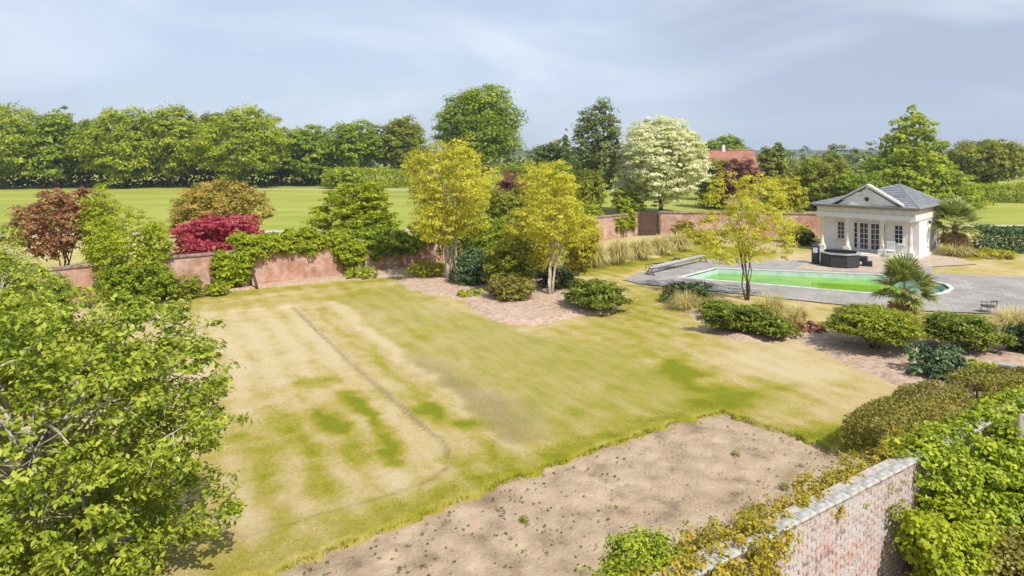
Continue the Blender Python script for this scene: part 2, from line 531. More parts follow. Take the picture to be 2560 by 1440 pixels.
def lawn_mat():
    m, nt, out = new_mat('dry_garden_lawn')
    g = nd(nt, 'ShaderNodeNewGeometry')
    dry = nd(nt, 'ShaderNodeAttribute', attribute_name='dry')
    bare = nd(nt, 'ShaderNodeAttribute', attribute_name='bare')
    moss = nd(nt, 'ShaderNodeAttribute', attribute_name='moss')
    mp0 = nd(nt, 'ShaderNodeMapping', {0: g.outputs['Position'], 'Rotation': (0, 0, R(61))})
    mp = nd(nt, 'ShaderNodeMapping', {0: mp0.outputs[0], 'Scale': (0.5, 1.7, 1)})
    n1 = nd(nt, 'ShaderNodeTexNoise', {'Vector': mp.outputs[0], 'Scale': 1.4, 'Detail': 7, 'Roughness': 0.68})
    n2 = nd(nt, 'ShaderNodeTexNoise', {'Vector': g.outputs['Position'], 'Scale': 9.0, 'Detail': 6, 'Roughness': 0.7})
    s1 = nd(nt, 'ShaderNodeMath', {0: n1.outputs[0], 1: 0.62}, operation='MULTIPLY')
    s2 = nd(nt, 'ShaderNodeMath', {0: n2.outputs[0], 1: 0.80}, operation='MULTIPLY')
    a = nd(nt, 'ShaderNodeMath', {0: s1.outputs[0], 1: s2.outputs[0]}, operation='ADD')
    a2 = nd(nt, 'ShaderNodeMath', {0: a.outputs[0], 1: dry.outputs['Fac']}, operation='ADD')
    a3 = nd(nt, 'ShaderNodeMath', {0: a2.outputs[0], 1: 0.71}, operation='SUBTRACT')
    col = ramp(nt, a3.outputs[0], [(0.19, 0.205, 0.012), (0.285, 0.26, 0.028), (0.38, 0.31, 0.085), (0.48, 0.375, 0.18), (0.54, 0.435, 0.255)], [0.05, 0.3, 0.52, 0.74, 0.98])
    mossc = ramp(nt, n1.outputs[0], [(0.23, 0.245, 0.045), (0.325, 0.29, 0.065), (0.385, 0.33, 0.11)], [0.3, 0.5, 0.7])
    mx = nd(nt, 'ShaderNodeMix', {0: moss.outputs['Fac'], 6: col, 7: mossc}, data_type='RGBA')
    barec = ramp(nt, n2.outputs[0], [(0.20, 0.145, 0.085), (0.34, 0.255, 0.165)], [0.35, 0.65])
    mx2 = nd(nt, 'ShaderNodeMix', {0: bare.outputs['Fac'], 6: mx.outputs[2], 7: barec}, data_type='RGBA')
    n4 = nd(nt, 'ShaderNodeTexNoise', {'Vector': g.outputs['Position'], 'Scale': 26.0, 'Detail': 4, 'Roughness': 0.7})
    n5 = nd(nt, 'ShaderNodeTexNoise', {'Vector': g.outputs['Position'], 'Scale': 17.0, 'Detail': 8, 'Roughness': 0.8})
    gv_ = nd(nt, 'ShaderNodeMapRange', {'Value': n5.outputs[0], 'From Min': 0.3, 'From Max': 0.7, 'To Min': 0.80, 'To Max': 1.16})
    hs_ = nd(nt, 'ShaderNodeHueSaturation', {'Color': mx2.outputs[2], 'Value': gv_.outputs[0]})
    bp = nd(nt, 'ShaderNodeBump', {'Strength': 0.8, 'Distance': 0.06, 'Height': n4.outputs[0]})
    p = nd(nt, 'ShaderNodeBsdfPrincipled', {'Base Color': hs_.outputs[0], 'Roughness': 0.95, 'Specular IOR Level': 0.1, 'Normal': bp.outputs[0]})
    nt.links.new(p.outputs[0], out.inputs[0])
    return m


LAWN = lawn_mat()
FIELD = noise_mat('green_park_grass', [(0.20, 0.235, 0.03), (0.275, 0.295, 0.045), (0.34, 0.33, 0.07)], 0.09, 8, rough=0.95, bump=0.2, bscale=6, stretch=(0.4, 1.6, 1))
STRIP = noise_mat('dry_rough_grass', [(0.30, 0.27, 0.08), (0.41, 0.35, 0.14), (0.48, 0.41, 0.20)], 0.35, 8, rough=0.95, bump=0.3, bscale=8)
SOIL = noise_mat('bare_tilled_soil', [(0.20, 0.14, 0.09), (0.34, 0.25, 0.165), (0.42, 0.315, 0.215), (0.49, 0.375, 0.27)], 1.3, 12, rough=0.97, bump=0.9, bscale=11, bdist=0.06)


def water_mat():
    m, nt, out = new_mat('green_algae_water')
    g = nd(nt, 'ShaderNodeNewGeometry')
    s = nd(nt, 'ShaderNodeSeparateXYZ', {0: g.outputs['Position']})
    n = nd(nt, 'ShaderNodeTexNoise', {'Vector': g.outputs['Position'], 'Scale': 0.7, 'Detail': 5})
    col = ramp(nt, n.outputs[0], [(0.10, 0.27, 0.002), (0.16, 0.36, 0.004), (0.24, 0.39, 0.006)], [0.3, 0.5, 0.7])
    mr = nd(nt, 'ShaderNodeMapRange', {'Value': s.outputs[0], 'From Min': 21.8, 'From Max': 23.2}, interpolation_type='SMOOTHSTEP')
    mx = nd(nt, 'ShaderNodeMix', {0: mr.outputs[0], 6: col, 7: (0.12, 0.24, 0.19, 1)}, data_type='RGBA')  # rounded end: reflections and shallow steps put into the water colour as teal
    w = nd(nt, 'ShaderNodeTexNoise', {'Vector': g.outputs['Position'], 'Scale': 2.2, 'Detail': 2})
    bp = nd(nt, 'ShaderNodeBump', {'Strength': 0.12, 'Distance': 0.02, 'Height': w.outputs[0]})
    p = nd(nt, 'ShaderNodeBsdfPrincipled', {'Base Color': mx.outputs[2], 'Roughness': 0.1, 'Specular IOR Level': 0.17, 'Normal': bp.outputs[0]})
    nt.links.new(p.outputs[0], out.inputs[0])
    return m


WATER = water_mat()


def glass_mat():
    m, nt, out = new_mat('dark_window_glass')
    p = nd(nt, 'ShaderNodeBsdfPrincipled', {'Base Color': (0.02, 0.022, 0.024, 1), 'Roughness': 0.06, 'Specular IOR Level': 0.6})
    nt.links.new(p.outputs[0], out.inputs[0])
    return m


GLASS = glass_mat()

# ------------------------------------------------------------------ the ground plan (metres; the camera stands over the origin looking along +Y)
WALL_A0, WALL_A1 = (-40.0, 16.1), (11.35, 62.75)            # long brick wall, left to the timber gate
GATE0, GATE1 = (11.45, 62.95), (13.6, 63.4)
WALL_B0, WALL_B1 = (13.7, 63.3), (29.5, 61.6)               # from the gate to behind the pool house
SOIL_POLY = [(-14.0, 6.6), U(690, 1425), U(1180, 1235), U(1480, 1125), U(1700, 1052), U(1800, 1028), U(1960, 1078), U(2060, 1118), U(2150, 1165), (7.2, 12.9), (4.6, 10.9), (1.0, 8.2)]
POOL = [(9.94, 41.2), (14.6, 38.8), (19.3, 36.35), (20.8, 35.85), (22.2, 35.95), (23.5, 36.7), (24.5, 37.8), (24.95, 39.0), (24.7, 40.2), (23.9, 41.3), (22.6, 42.3), (18.0, 43.5), (13.25, 44.7)]
LAWN_POLY = [(-41, 14.5), (11.3, 62.3), (13.7, 62.8), (29.5, 61.2), (75, 58), (75, 3), (-41, 3)]

# far ground: one sheet to the horizon, open only under the pool
ES = 2500.0
GARDEN = [(-40.2, 15.9), (11.2, 62.0), (13.7, 62.45), (29.5, 60.9), (60.5, 58.6), (60.5, 7.5), (-40.2, 7.5)]


def sheet(name, poly, z, mat, label, cat, thick=None):
    mb = MB()
    if thick:
        mb.prism(poly, z - thick, z)
    else:
        mb.add([(x, y, z) for x, y in poly], [tuple(range(len(poly)))])
    return tag(mb.build(name, mat), label, cat, kind='structure')


def ribbon(name, pts, w, z, mat, label, cat):
    vs, fs = [], []
    for i, p in enumerate(pts):
        a, b = Vector(pts[max(i - 1, 0)]), Vector(pts[min(i + 1, len(pts) - 1)])
        d = (b - a).normalized()
        n = Vector((-d.y, d.x))
        for s in (1, -1):
            vs.append((p[0] + n.x * s * w / 2, p[1] + n.y * s * w / 2, z))
    for i in range(len(pts) - 1):
        fs.append((2 * i, 2 * i + 1, 2 * i + 3, 2 * i + 2))
    me = bpy.data.meshes.new(name)
    me.from_pydata(vs, [], fs)
    me.materials.append(mat)
    return tag(link(name, me), label, cat, kind='structure')


sheet('grass_verge', [(-90, -20), (-41.3, 16.2), (11.2, 63.1), (13.7, 63.9), (30, 62.4), (75, 58.5), (95, 70), (40, 69.5), (-30, 64), (-90, 57)], -0.05, STRIP,
      'strip of dry rough grass behind the brick wall', 'grass')
ribbon('gravel_path', [(-120, 56), (-60, 61), (-30, 66), (0, 69), (40, 71.5), (110, 73)], 1.9, -0.044, GRAVEL, 'pale gravel path crossing the park beyond the wall', 'path')
ribbon('gravel_track', [(-60, 146), (-30, 144), (0, 143), (50, 140)], 3.0, -0.044, GRAVEL, 'pale distant track in front of the clipped hedge', 'path')

# lawn: a grid with its own wear map (dry, moss, bare)
gxs = np.concatenate([np.arange(-41, -16, 0.3), np.arange(-16, 17, 0.1), np.arange(17, 62, 0.3)])
gys = np.concatenate([np.arange(6.5, 9, 0.3), np.arange(9, 36, 0.1), np.arange(36, 63.3, 0.25)])
X, Y = np.meshgrid(gxs, gys)
sh = X.shape
jit = np.random.default_rng(3)
X = X + jit.uniform(-0.03, 0.03, sh)
Y = Y + jit.uniform(-0.03, 0.03, sh)
ins = poly_sd(X, Y, LAWN_POLY)
rag = (vnoise(X, Y, 0.35, 5) - 0.5) * 0.22
sd_soil = poly_sd(X, Y, SOIL_POLY) + rag
sd_pool = poly_sd(X, Y, POOL)


def W(*pp):
    return [U(*p) for p in pp]


def blob(px, py, rx, ry=None):
    """soft spot given by a photo pixel and its radii in metres (x, y)"""
    cx, cy = U(px, py)
    ry = ry or rx
    return np.exp(-(((X - cx) / rx) ** 2 + ((Y - cy) / ry) ** 2))


def streak(w, *pp):
    return np.exp(-(line_d(X, Y, W(*pp)) / w) ** 2)


TX, TY = X, Y
X = TX + (fbm(TX, TY, 3.2, 207) - 0.5) * 1.0 + (fbm(TX, TY, 1.0, 201) - 0.5) * 1.0 + (vnoise(TX, TY, 0.25, 205) - 0.5) * 0.16      # ragged borders between the grass patches
Y = TY + (fbm(TX, TY, 3.2, 217) - 0.5) * 1.0 + (fbm(TX, TY, 1.0, 211) - 0.5) * 1.0 + (vnoise(TX, TY, 0.25, 215) - 0.5) * 0.16
n_big = fbm(X, Y, 6.0, 11)
ang = R(42)
n_mow = fbm(X * math.cos(ang) * 0.25 + Y * math.sin(ang) * 0.25, -X * math.sin(ang) + Y * math.cos(ang), 1.6, 21)
dry = 0.62 + (n_big - 0.5) * 0.75 + (n_mow - 0.5) * 0.5 + (fbm(TX, TY, 0.7, 221) - 0.5) * 0.4
left_panel = sstep(-0.5, 0.6, poly_sd(X, Y, W((250, 800), (720, 762), (1015, 1020), (1118, 1115), (1120, 1165), (1050, 1212), (600, 1340), (380, 1150))))
dry = dry * (1 - left_panel) + left_panel * (0.84 + (n_mow - 0.5) * 0.5 + (fbm(TX, TY, 0.6, 231) - 0.5) * 0.4)
dry -= 0.42 * left_panel * blob(740, 1120, 2.2, 2.6)
dry -= 0.55 * streak(0.33, (872, 985), (935, 1060), (1005, 1160)) + 0.3 * streak(0.3, (800, 1040), (880, 1090), (900, 1140)) + 0.4 * blob(800, 945, 0.5, 0.7)
strip = sstep(-0.15, 0.25, poly_sd(X, Y, W((735, 765), (830, 752), (1310, 1160), (1300, 1200), (1130, 1170), (1120, 1110), (1000, 1005))))
dry = dry * (1 - strip) + strip * (0.70 + (n_mow - 0.5) * 0.2)
dry -= 0.30 * streak(0.22, (790, 775), (980, 930), (1075, 1030)) + 0.25 * streak(0.2, (1010, 905), (1180, 1060), (1270, 1170))
dry -= 0.75 * blob(1068, 1035, 0.55, 0.75) + 0.6 * blob(1170, 1050, 0.5, 0.6) + 0.35 * blob(1160, 1140, 0.7, 0.7)
rp = poly_sd(X, Y, W((850, 752), (985, 712), (1150, 780), (1330, 830), (1560, 870), (1700, 965), (1735, 1020), (1500, 1085), (1275, 1108)))
panel = sstep(-0.3, 0.4, rp)
dry -= 0.75 * blob(1700, 930, 0.6, 1.3) + 0.5 * blob(1830, 985, 0.9, 1.0) + 0.55 * blob(2110, 1085, 1.0, 0.8) + 0.4 * blob(1780, 1000, 0.9, 0.9) + 0.35 * blob(1930, 960, 0.8, 0.7)
dry -= 0.35 * streak(0.8, (480, 745), (720, 720), (960, 700)) + 0.25 * streak(0.7, (1700, 1050), (2150, 1110))
dry -= 0.2 * streak(0.5, (600, 1440), (900, 1330), (1300, 1180), (1690, 1040))
dry -= 0.35 * sstep(0, 1, poly_sd(X, Y, W((1380, 690), (1560, 640), (1730, 600), (1990, 640), (1760, 652), (1640, 668), (1560, 696))))
dry -= 0.22 * blob(1600, 790, 2.5, 3.0) + 0.18 * sstep(0, 1, poly_sd(X, Y, W((1560, 720), (1800, 745), (2350, 785), (2350, 800), (1700, 800))))
dry += 0.22 * blob(1990, 930, 2.5, 1.6) + 0.2 * streak(0.5, (730, 755), (1140, 1115)) * (1 - strip)
moss = 0.8 * panel * (0.55 + 0.45 * sstep(0.35, 0.6, fbm(X, Y, 3.0, 31)))
bare = 0.55 * panel * np.clip(streak(0.8, (1050, 910), (1140, 980), (1270, 1085)) + 0.5 * blob(1180, 1000, 1.2, 1.5), 0, 1)
bare = np.maximum(bare, 0.75 * sstep(0.1, -0.25, -(sd_soil + 0.12)) * 0.0)
bare = np.maximum(bare, 0.6 * streak(0.5, (950, 690), (1010, 700)) + 0.5 * blob(1000, 690, 0.8, 0.8))
moss = np.clip(moss - 0.6 * blob(1050, 840, 1.6, 1.8), 0, 1)
pdx, pdy = 0.485, -0.874                                        # mowing direction, along the worn strip
across = TX * -pdy + TY * pdx
dry += (0.06 + 0.06 * left_panel) * np.sin(across * 2 * math.pi / 1.1 + 5.0 * fbm(TX, TY, 4.0, 401)) * (2.0 * fbm(TX, TY, 2.4, 405))
dry += 0.28 * streak(0.3, (835, 755), (1000, 890), (1215, 1085))
dry += (fbm(TX, TY, 0.45, 411) - 0.5) * 0.65 * (1.15 - np.clip(dry, 0, 1))
dry = np.clip(dry - 0.25 * panel * blob(1050, 840, 1.6, 1.8), 0.02, 1.05)
X, Y = TX + (fbm(TX, TY, 0.8, 301) - 0.5) * 0.12, TY + (fbm(TX, TY, 0.8, 302) - 0.5) * 0.12
Z = 0.012 * (fbm(X, Y, 1.2, 41) - 0.5)
edge = line_d(X, Y, W((733, 768), (870, 900), (1015, 1025), (1065, 1070)))
edge = np.minimum(edge, 0.025 + line_d(X, Y, W((1065, 1070), (1112, 1108), (1128, 1150), (1105, 1185), (1050, 1213))))
side = poly_sd(X, Y, W((250, 800), (728, 765), (1015, 1022), (1118, 1115), (1120, 1165), (1050, 1212), (600, 1340), (380, 1150)))
Z -= 0.06 * sstep(-0.03, 0.06, side) * (1 - sstep(0.2, 5.0, side))             # left panel lies a turf's depth lower along the strip
bare = np.maximum(bare, 0.85 * np.exp(-(edge / 0.06) ** 2))
X, Y = TX, TY
Z = np.where(sd_soil > 0, -0.30, Z + 0.035 * sstep(-0.6, 0, sd_soil))
Z = np.where(sd_pool > -0.06, -2.4, Z)
keep = ins > 0
idx = np.arange(X.size).reshape(sh)
q = np.stack([idx[:-1, :-1], idx[:-1, 1:], idx[1:, 1:], idx[1:, :-1]], -1).reshape(-1, 4)
kq = keep.ravel()[q].any(1) & ~(Z.ravel()[q] < -2).all(1) & ~((sd_soil.ravel()[q] > 0.6).all(1))
q = q[kq]
used = np.unique(q)
remap = np.full(X.size, -1)
remap[used] = np.arange(len(used))
lawn_me = mesh_np('lawn', np.stack([X.ravel(), Y.ravel(), Z.ravel()], -1)[used], remap[q], LAWN,
                  {'dry': ('POINT', dry.ravel()[used]), 'moss': ('POINT', moss.ravel()[used]), 'bare': ('POINT', np.clip(bare, 0, 1).ravel()[used])}, smooth=True, quads=True)
tag(link('lawn', lawn_me), 'dry straw coloured garden lawn with green patches and mown strips', 'lawn', kind='structure')
LX, LY, LDRY, LKEEP = X, Y, dry, keep & (sd_soil < 0) & (sd_pool < -0.5)


def grid_patch(name, poly, mat, label, cat, step, hfun, margin=0.5):
    xs, ys = [p[0] for p in poly], [p[1] for p in poly]
    x, y = np.meshgrid(np.arange(min(xs) - margin, max(xs) + margin, step), np.arange(min(ys) - margin, max(ys) + margin, step))
    sd = poly_sd(x, y, poly)
    z = hfun(x, y, sd)
    ix = np.arange(x.size).reshape(x.shape)
    qq = np.stack([ix[:-1, :-1], ix[:-1, 1:], ix[1:, 1:], ix[1:, :-1]], -1).reshape(-1, 4)
    qq = qq[(sd.ravel()[qq] > -margin).all(1)]
    us = np.unique(qq)
    rm = np.full(x.size, -1)
    rm[us] = np.arange(len(us))
    m_ = mesh_np(name, np.stack([x.ravel(), y.ravel(), z.ravel()], -1)[us], rm[qq], mat, smooth=True, quads=True)
    return tag(link(name, m_), label, cat, kind='structure')


grid_patch('bare_soil', SOIL_POLY, SOIL, 'rectangular plot of bare light brown tilled soil below the lawn edge', 'soil', 0.09,
           lambda x, y, sd: -0.10 + 0.09 * (fbm(x, y, 0.6, 51) - 0.5) + 0.045 * (vnoise(x, y, 0.18, 57) - 0.5) + 0.02 * np.sin((x * 0.6 + y * 0.8) * 7.0), 0.35)


def mound(h, w=0.7, seed=61):
    return lambda x, y, sd: np.minimum(-0.05 + (h + 0.05) * sstep(-0.25, w, sd + (fbm(x, y, 1.1, seed) - 0.5) * 0.9) + 0.05 * (fbm(x, y, 0.35, seed + 5) - 0.5), 1)


ISLAND = W((985, 700), (1050, 690), (1130, 690), (1250, 690), (1400, 680), (1560, 720), (1570, 755), (1530, 785), (1440, 792), (1330, 818), (1240, 806), (1170, 778), (1150, 752), (1060, 735), (1010, 718))
grid_patch('island_bed', ISLAND, MULCH, 'pinkish mulched island bed under the golden trees', 'flower bed', 0.1, mound(0.12))
RBED = W((1668, 745), (1720, 762), (1800, 792), (1900, 806), (2000, 815), (2070, 806), (2200, 815), (2330, 818), (2560, 822), (2700, 860), (2700, 935), (2480, 925), (2440, 1000), (2290, 985), (2120, 915), (2045, 880), (1990, 850), (1860, 855), (1760, 825), (1735, 800))
grid_patch('shrub_bed', RBED, MULCH, 'pinkish mulched bed running under the junipers beside the lawn', 'flower bed', 0.1, mound(0.12, 0.6, 71))
LBED = W((120, 800), (200, 752), (460, 722), (600, 706), (860, 688), (1000, 668), (1010, 690), (870, 700), (640, 722), (480, 742), (270, 778))
grid_patch('wall_border', LBED, MULCH, 'narrow pinkish border of bare earth along the foot of the brick wall', 'flower bed', 0.12, mound(0.06, 0.5, 81))
GBED = W((1410, 668), (1440, 625), (1560, 600), (1700, 592), (1710, 620), (1640, 645), (1520, 662))
grid_patch('grass_border', GBED, STRIP, 'dry straw coloured border around the ornamental grass clumps', 'flower bed', 0.15, mound(0.06, 0.5, 91))

# paving around the pool (a ring, so that the basin stays open)
PAVE = W((1556, 701), (1640, 672), (1765, 651), (1900, 654), (2050, 650), (2330, 640), (2333, 684), (2430, 690), (2700, 698), (2700, 800), (2500, 787), (2342, 781), (2185, 772), (1975, 750), (1780, 729), (1600, 711))


def ring_mesh(outer, inner, z, n=96):
    """sheet between two closed outlines, both sampled by angle about the inner one's centre"""
    c = Vector((sum(p[0] for p in inner) / len(inner), sum(p[1] for p in inner) / len(inner)))
    angs = sorted([2 * math.pi * i / n for i in range(n)] + [math.atan2(p[1] - c.y, p[0] - c.x) % (2 * math.pi) for p in list(outer) + list(inner)])

    def hit(poly, a, far):
        d = Vector((math.cos(a), math.sin(a)))
        best = None
        for i in range(len(poly)):
            p, r = Vector(poly[i]), Vector(poly[(i + 1) % len(poly)])
            e = r - p
            den = d.x * e.y - d.y * e.x
            if abs(den) < 1e-9:
                continue
            t = ((p.x - c.x) * e.y - (p.y - c.y) * e.x) / den
            s = ((p.x - c.x) * d.y - (p.y - c.y) * d.x) / den
            if t > 0 and -1e-6 <= s <= 1 + 1e-6 and (best is None or (t > best) == far):
                best = t
        return c + d * best
    vs, fs = [], []
    for a in angs:
        i_, o_ = hit(inner, a, True), hit(outer, a, True)
        vs += [(i_.x, i_.y, z), (o_.x, o_.y, z)]
    m = len(angs)
    for i in range(m):
        j = (i + 1) % m
        fs.append((2 * i, 2 * i + 1, 2 * j + 1, 2 * j))
    return vs, fs


def offset(poly, d):
    """outline moved inwards by d (counter-clockwise or clockwise, convex)"""
    n = len(poly)
    area = sum(poly[i][0] * poly[(i + 1) % n][1] - poly[(i + 1) % n][0] * poly[i][1] for i in range(n))
    s = 1 if area > 0 else -1
    out = []
    for i in range(n):
        p0, p1, p2 = Vector(poly[i - 1]), Vector(poly[i]), Vector(poly[(i + 1) % n])
        e1, e2 = (p1 - p0).normalized(), (p2 - p1).normalized()
        n1, n2 = Vector((-e1.y, e1.x)) * s, Vector((-e2.y, e2.x)) * s
        b = (n1 + n2).normalized()
        out.append(tuple(p1 + b * d / max(0.35, b.dot(n1))))
    return out


vs, fs = ring_mesh([(-ES, -ES), (ES, -ES), (ES, ES), (-ES, ES)], GARDEN, -0.06)
me = bpy.data.meshes.new('ground'); me.from_pydata(vs, [], fs); me.materials.append(FIELD)
tag(link('ground', me), 'green mown park grass reaching to the horizon', 'ground', kind='structure')
vs, fs = ring_mesh(PAVE, offset(POOL, 0.02), 0.05)
me = bpy.data.meshes.new('paving'); me.from_pydata(vs, [], fs); me.materials.append(PAVING)
tag(link('paving', me), 'grey slab paving around the swimming pool', 'paving', kind='structure')
sheet('patio', W((1985, 674), (2030, 648), (2060, 634), (2345, 626), (2330, 667), (2200, 683), (2060, 678)), 0.055, PAVE_TAN, 'tan stone patio between the pool and the pool house', 'patio')
sheet('side_path', W((2300, 655), (2330, 628), (2410, 650), (2445, 662), (2330, 668)), 0.051, PAVE_TAN, 'tan path beside the pool house wall', 'path')

# the pool: coping, liner walls, water
pool = empty('swimming_pool', (0, 0, 0))
tag(pool, 'swimming pool with white coping, pale aqua sides and bright green water', 'pool')
inn = offset(POOL, 0.21)
vs, fs = ring_mesh(POOL, inn, 0.075)
mb = MB(); mb.add(vs, fs)
n = len(POOL)
mb.add([(x, y, 0.075) for x, y in POOL] + [(x, y, 0.0) for x, y in POOL], [(i, n + i, n + (i + 1) % n, (i + 1) % n) for i in range(n)])
mb.add([(x, y, 0.075) for x, y in inn] + [(x, y, 0.02) for x, y in inn], [(i, (i + 1) % n, n + (i + 1) % n, n + i) for i in range(n)])
mb.build('coping', COPING_WHITE, pool)
mb = MB()
in2 = offset(POOL, 0.36)
mb.add([(x, y, 0.03) for x, y in in2] + [(x, y, -1.5) for x, y in in2], [(i, (i + 1) % n, n + (i + 1) % n, n + i) for i in range(n)] + [tuple(range(n, 2 * n))])
mb.build('liner', AQUA, pool)
in3 = offset(POOL, 0.365)
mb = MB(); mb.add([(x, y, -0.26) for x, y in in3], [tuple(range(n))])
tag(mb.build('pool_water', WATER, pool), 'bright green still water, rounded end tinted teal for reflections and shallow steps')
# ------------------------------------------------------------------ distant hills
mb = MB()
vs, fs = [], []
xs = np.linspace(-1900, 1900, 160)
for i, x in enumerate(xs):
    h = 7 + 16 * float(fbm(np.array([x]), np.array([3.0]), 420, 7)[0]) + 4 * float(fbm(np.array([x]), np.array([9.0]), 60, 8)[0])
    vs += [(x, 1500, -1), (x, 1560, h), (x, 1900, h * 0.9)]
for i in range(len(xs) - 1):
    for k in (0, 1):
        fs.append((3 * i + k, 3 * i + 3 + k, 3 * i + 4 + k, 3 * i + 1 + k))
mb.add(vs, fs, True)
tag(mb.build('hills', HILL), 'low hazy wooded hills on the horizon', 'hills', kind='structure')

# ------------------------------------------------------------------ garden walls
def garden_wall(p0, p1, h, name, label, thick=0.34, piers=()):
    d = Vector((p1[0] - p0[0], p1[1] - p0[1]))
    ln = d.length
    root = empty(name, (p0[0], p0[1], -0.06), math.atan2(d.y, d.x))
    tag(root, label, 'wall', 'old brick garden walls')
    MB().box(0, ln, -thick / 2, thick / 2, 0, h - 0.1).build('brickwork', BRICK, root)
    mb = MB()
    k = int(ln / 0.9)
    for i in range(k):
        a, b = ln * i / k + 0.006, ln * (i + 1) / k - 0.006
        dz = 0.006 * math.sin(i * 2.7)
        mb.add([(a, -0.24, h - 0.1 + dz), (b, -0.24, h - 0.1 + dz), (b, 0.24, h - 0.1 + dz), (a, 0.24, h - 0.1 + dz),
                (a, -0.24, h - 0.04 + dz), (b, -0.24, h - 0.04 + dz), (b, 0.24, h - 0.04 + dz), (a, 0.24, h - 0.04 + dz),
                (a, 0, h + 0.04 + dz), (b, 0, h + 0.04 + dz)],
               [(3, 2, 1, 0), (0, 1, 5, 4), (2, 3, 7, 6), (4, 5, 9, 8), (6, 7, 8, 9), (0, 4, 8, 7, 3), (1, 2, 6, 9, 5)])
    mb.build('coping', TILE_CAP, root)
    for s in piers:
        mb = MB()
        mb.box(s - 0.22, s + 0.22, -thick / 2 - 0.12, thick / 2 + 0.12, 0, h - 0.102)
        mb.build('pier', BRICK, root)
        MB().cbox(s - 0.28, s + 0.28, -thick / 2 - 0.19, thick / 2 + 0.19, h - 0.1, h + 0.07, 0.04).build('pier_cap', TILE_CAP, root)
    return root


TILE_CAP = noise_mat('weathered_tile_coping', [(0.10, 0.07, 0.055), (0.22, 0.15, 0.12), (0.36, 0.27, 0.22)], 4, rough=0.9, bump=0.4)
garden_wall(WALL_A0, WALL_A1, 2.15, 'garden_wall', 'long red brick garden wall running behind the lawn to the timber gate', piers=(33.5, 47.5, 69.1))
garden_wall(WALL_B0, WALL_B1, 2.2, 'garden_wall', 'short brick wall between the timber gate and the pool house', piers=(0.25,))

# timber gate of upright planks
gd = Vector((GATE1[0] - GATE0[0], GATE1[1] - GATE0[1]))
gate = empty('timber_gate', (GATE0[0], GATE0[1], -0.05), math.atan2(gd.y, gd.x))
tag(gate, 'dark brown boarded timber gate set in the brick wall', 'gate')
gl = gd.length
for i in range(9):
    a = gl * i / 9 + 0.008
    MB().cbox(a, gl * (i + 1) / 9 - 0.008, -0.03 + 0.006 * (i % 2), 0.01, 0.05, 2.12, 0.006).build('plank', TIMBER, gate)
for z in (0.35, 1.1, 1.8):
    MB().box(0.02, gl - 0.02, 0.012, 0.06, z, z + 0.14).build('rail', TIMBER, gate)
MB().tube([(gl - 0.25, -0.05, 1.05), (gl - 0.25, -0.09, 1.05), (gl - 0.12, -0.09, 1.05)], 0.018, 6).build('handle', DARK_METAL, gate)
for s in (-0.12, gl + 0.02):
    MB().cbox(s, s + 0.11, -0.08, 0.08, 0, 2.2, 0.02).build('post', CREAM, gate)

# near wall of single bricks
NW0 = Vector((0.5, 7.51)); ND = Vector((0.825, 0.565)).normalized()
nwall = empty('brick_boundary_wall', (NW0.x, NW0.y, -0.05), math.atan2(ND.y, ND.x))
tag(nwall, 'old lichen covered brick boundary wall with pale coping, ivy hiding its far end', 'wall')
NWH, NWL = 2.12, 19.4
MB().box(0, NWL, 0.012, 0.34, 0, NWH - 0.002).build('mortar_core', MORTAR, nwall)
rb = np.random.default_rng(12)
variants = []
for k in range(10):
    mb = MB(); e = 0.004
    x1, z1 = 0.215, 0.065
    mb.add([(e, 0, e), (x1 - e, 0, e), (x1 - e, 0, z1 - e), (e, 0, z1 - e), (0, 0.02, 0), (x1, 0.02, 0), (x1, 0.02, z1), (0, 0.02, z1)],
           [(0, 1, 2, 3), (0, 4, 5, 1), (1, 5, 6, 2), (2, 6, 7, 3), (3, 7, 4, 0)])
    me = bpy.data.meshes.new('brick')
    me.from_pydata(mb.v, [], mb.f)
    me.materials.append(BRICK_NEAR)
    a = me.attributes.new('rnd', 'FLOAT', 'FACE')
    a.data.foreach_set('value', np.full(5, (k + 0.5) / 10, dtype=np.float32))
    variants.append(me)
cand, rest_v, rest_f, rest_r = [], [], [], []
for row in range(int((NWH - 0.02) / 0.075)):
    z = 0.01 + row * 0.075
    x = -0.112 * (row % 2)
    while x < NWL - 0.22:
        x += 0.225
        w = NW0 + ND * x
        py = HOR + (H - z) * F / w.y
        pxx = CX + F * w.x / w.y
        cand.append((0 if (1935 < pxx < 2300 and py < 1455) else 1, w.y, x, z))
cand.sort()
for k, (hid, _, x, z) in enumerate(cand):
    r_ = int(rb.integers(10))
    dxx, dyy = rb.uniform(-0.003, 0.003), rb.uniform(-0.006, 0.004)
    if k < 300 and not hid:
        link('brick', variants[r_], nwall, (x + dxx, -0.008 + dyy, z))
    else:
        b = len(rest_v)
        rest_v += [(v.co.x + x + dxx, v.co.y - 0.008 + dyy, v.co.z + z) for v in variants[r_].vertices]
        rest_f += [[b + i for i in p.vertices] for p in variants[r_].polygons]
        rest_r += [(r_ + 0.5) / 10] * 5
me = bpy.data.meshes.new('brickwork')
me.from_pydata(rest_v, [], rest_f)
me.materials.append(BRICK_NEAR)
a = me.attributes.new('rnd', 'FLOAT', 'FACE'); a.data.foreach_set('value', np.array(rest_r, dtype=np.float32))
tag(link('brickwork', me, nwall), kind='stuff')
cvar = []
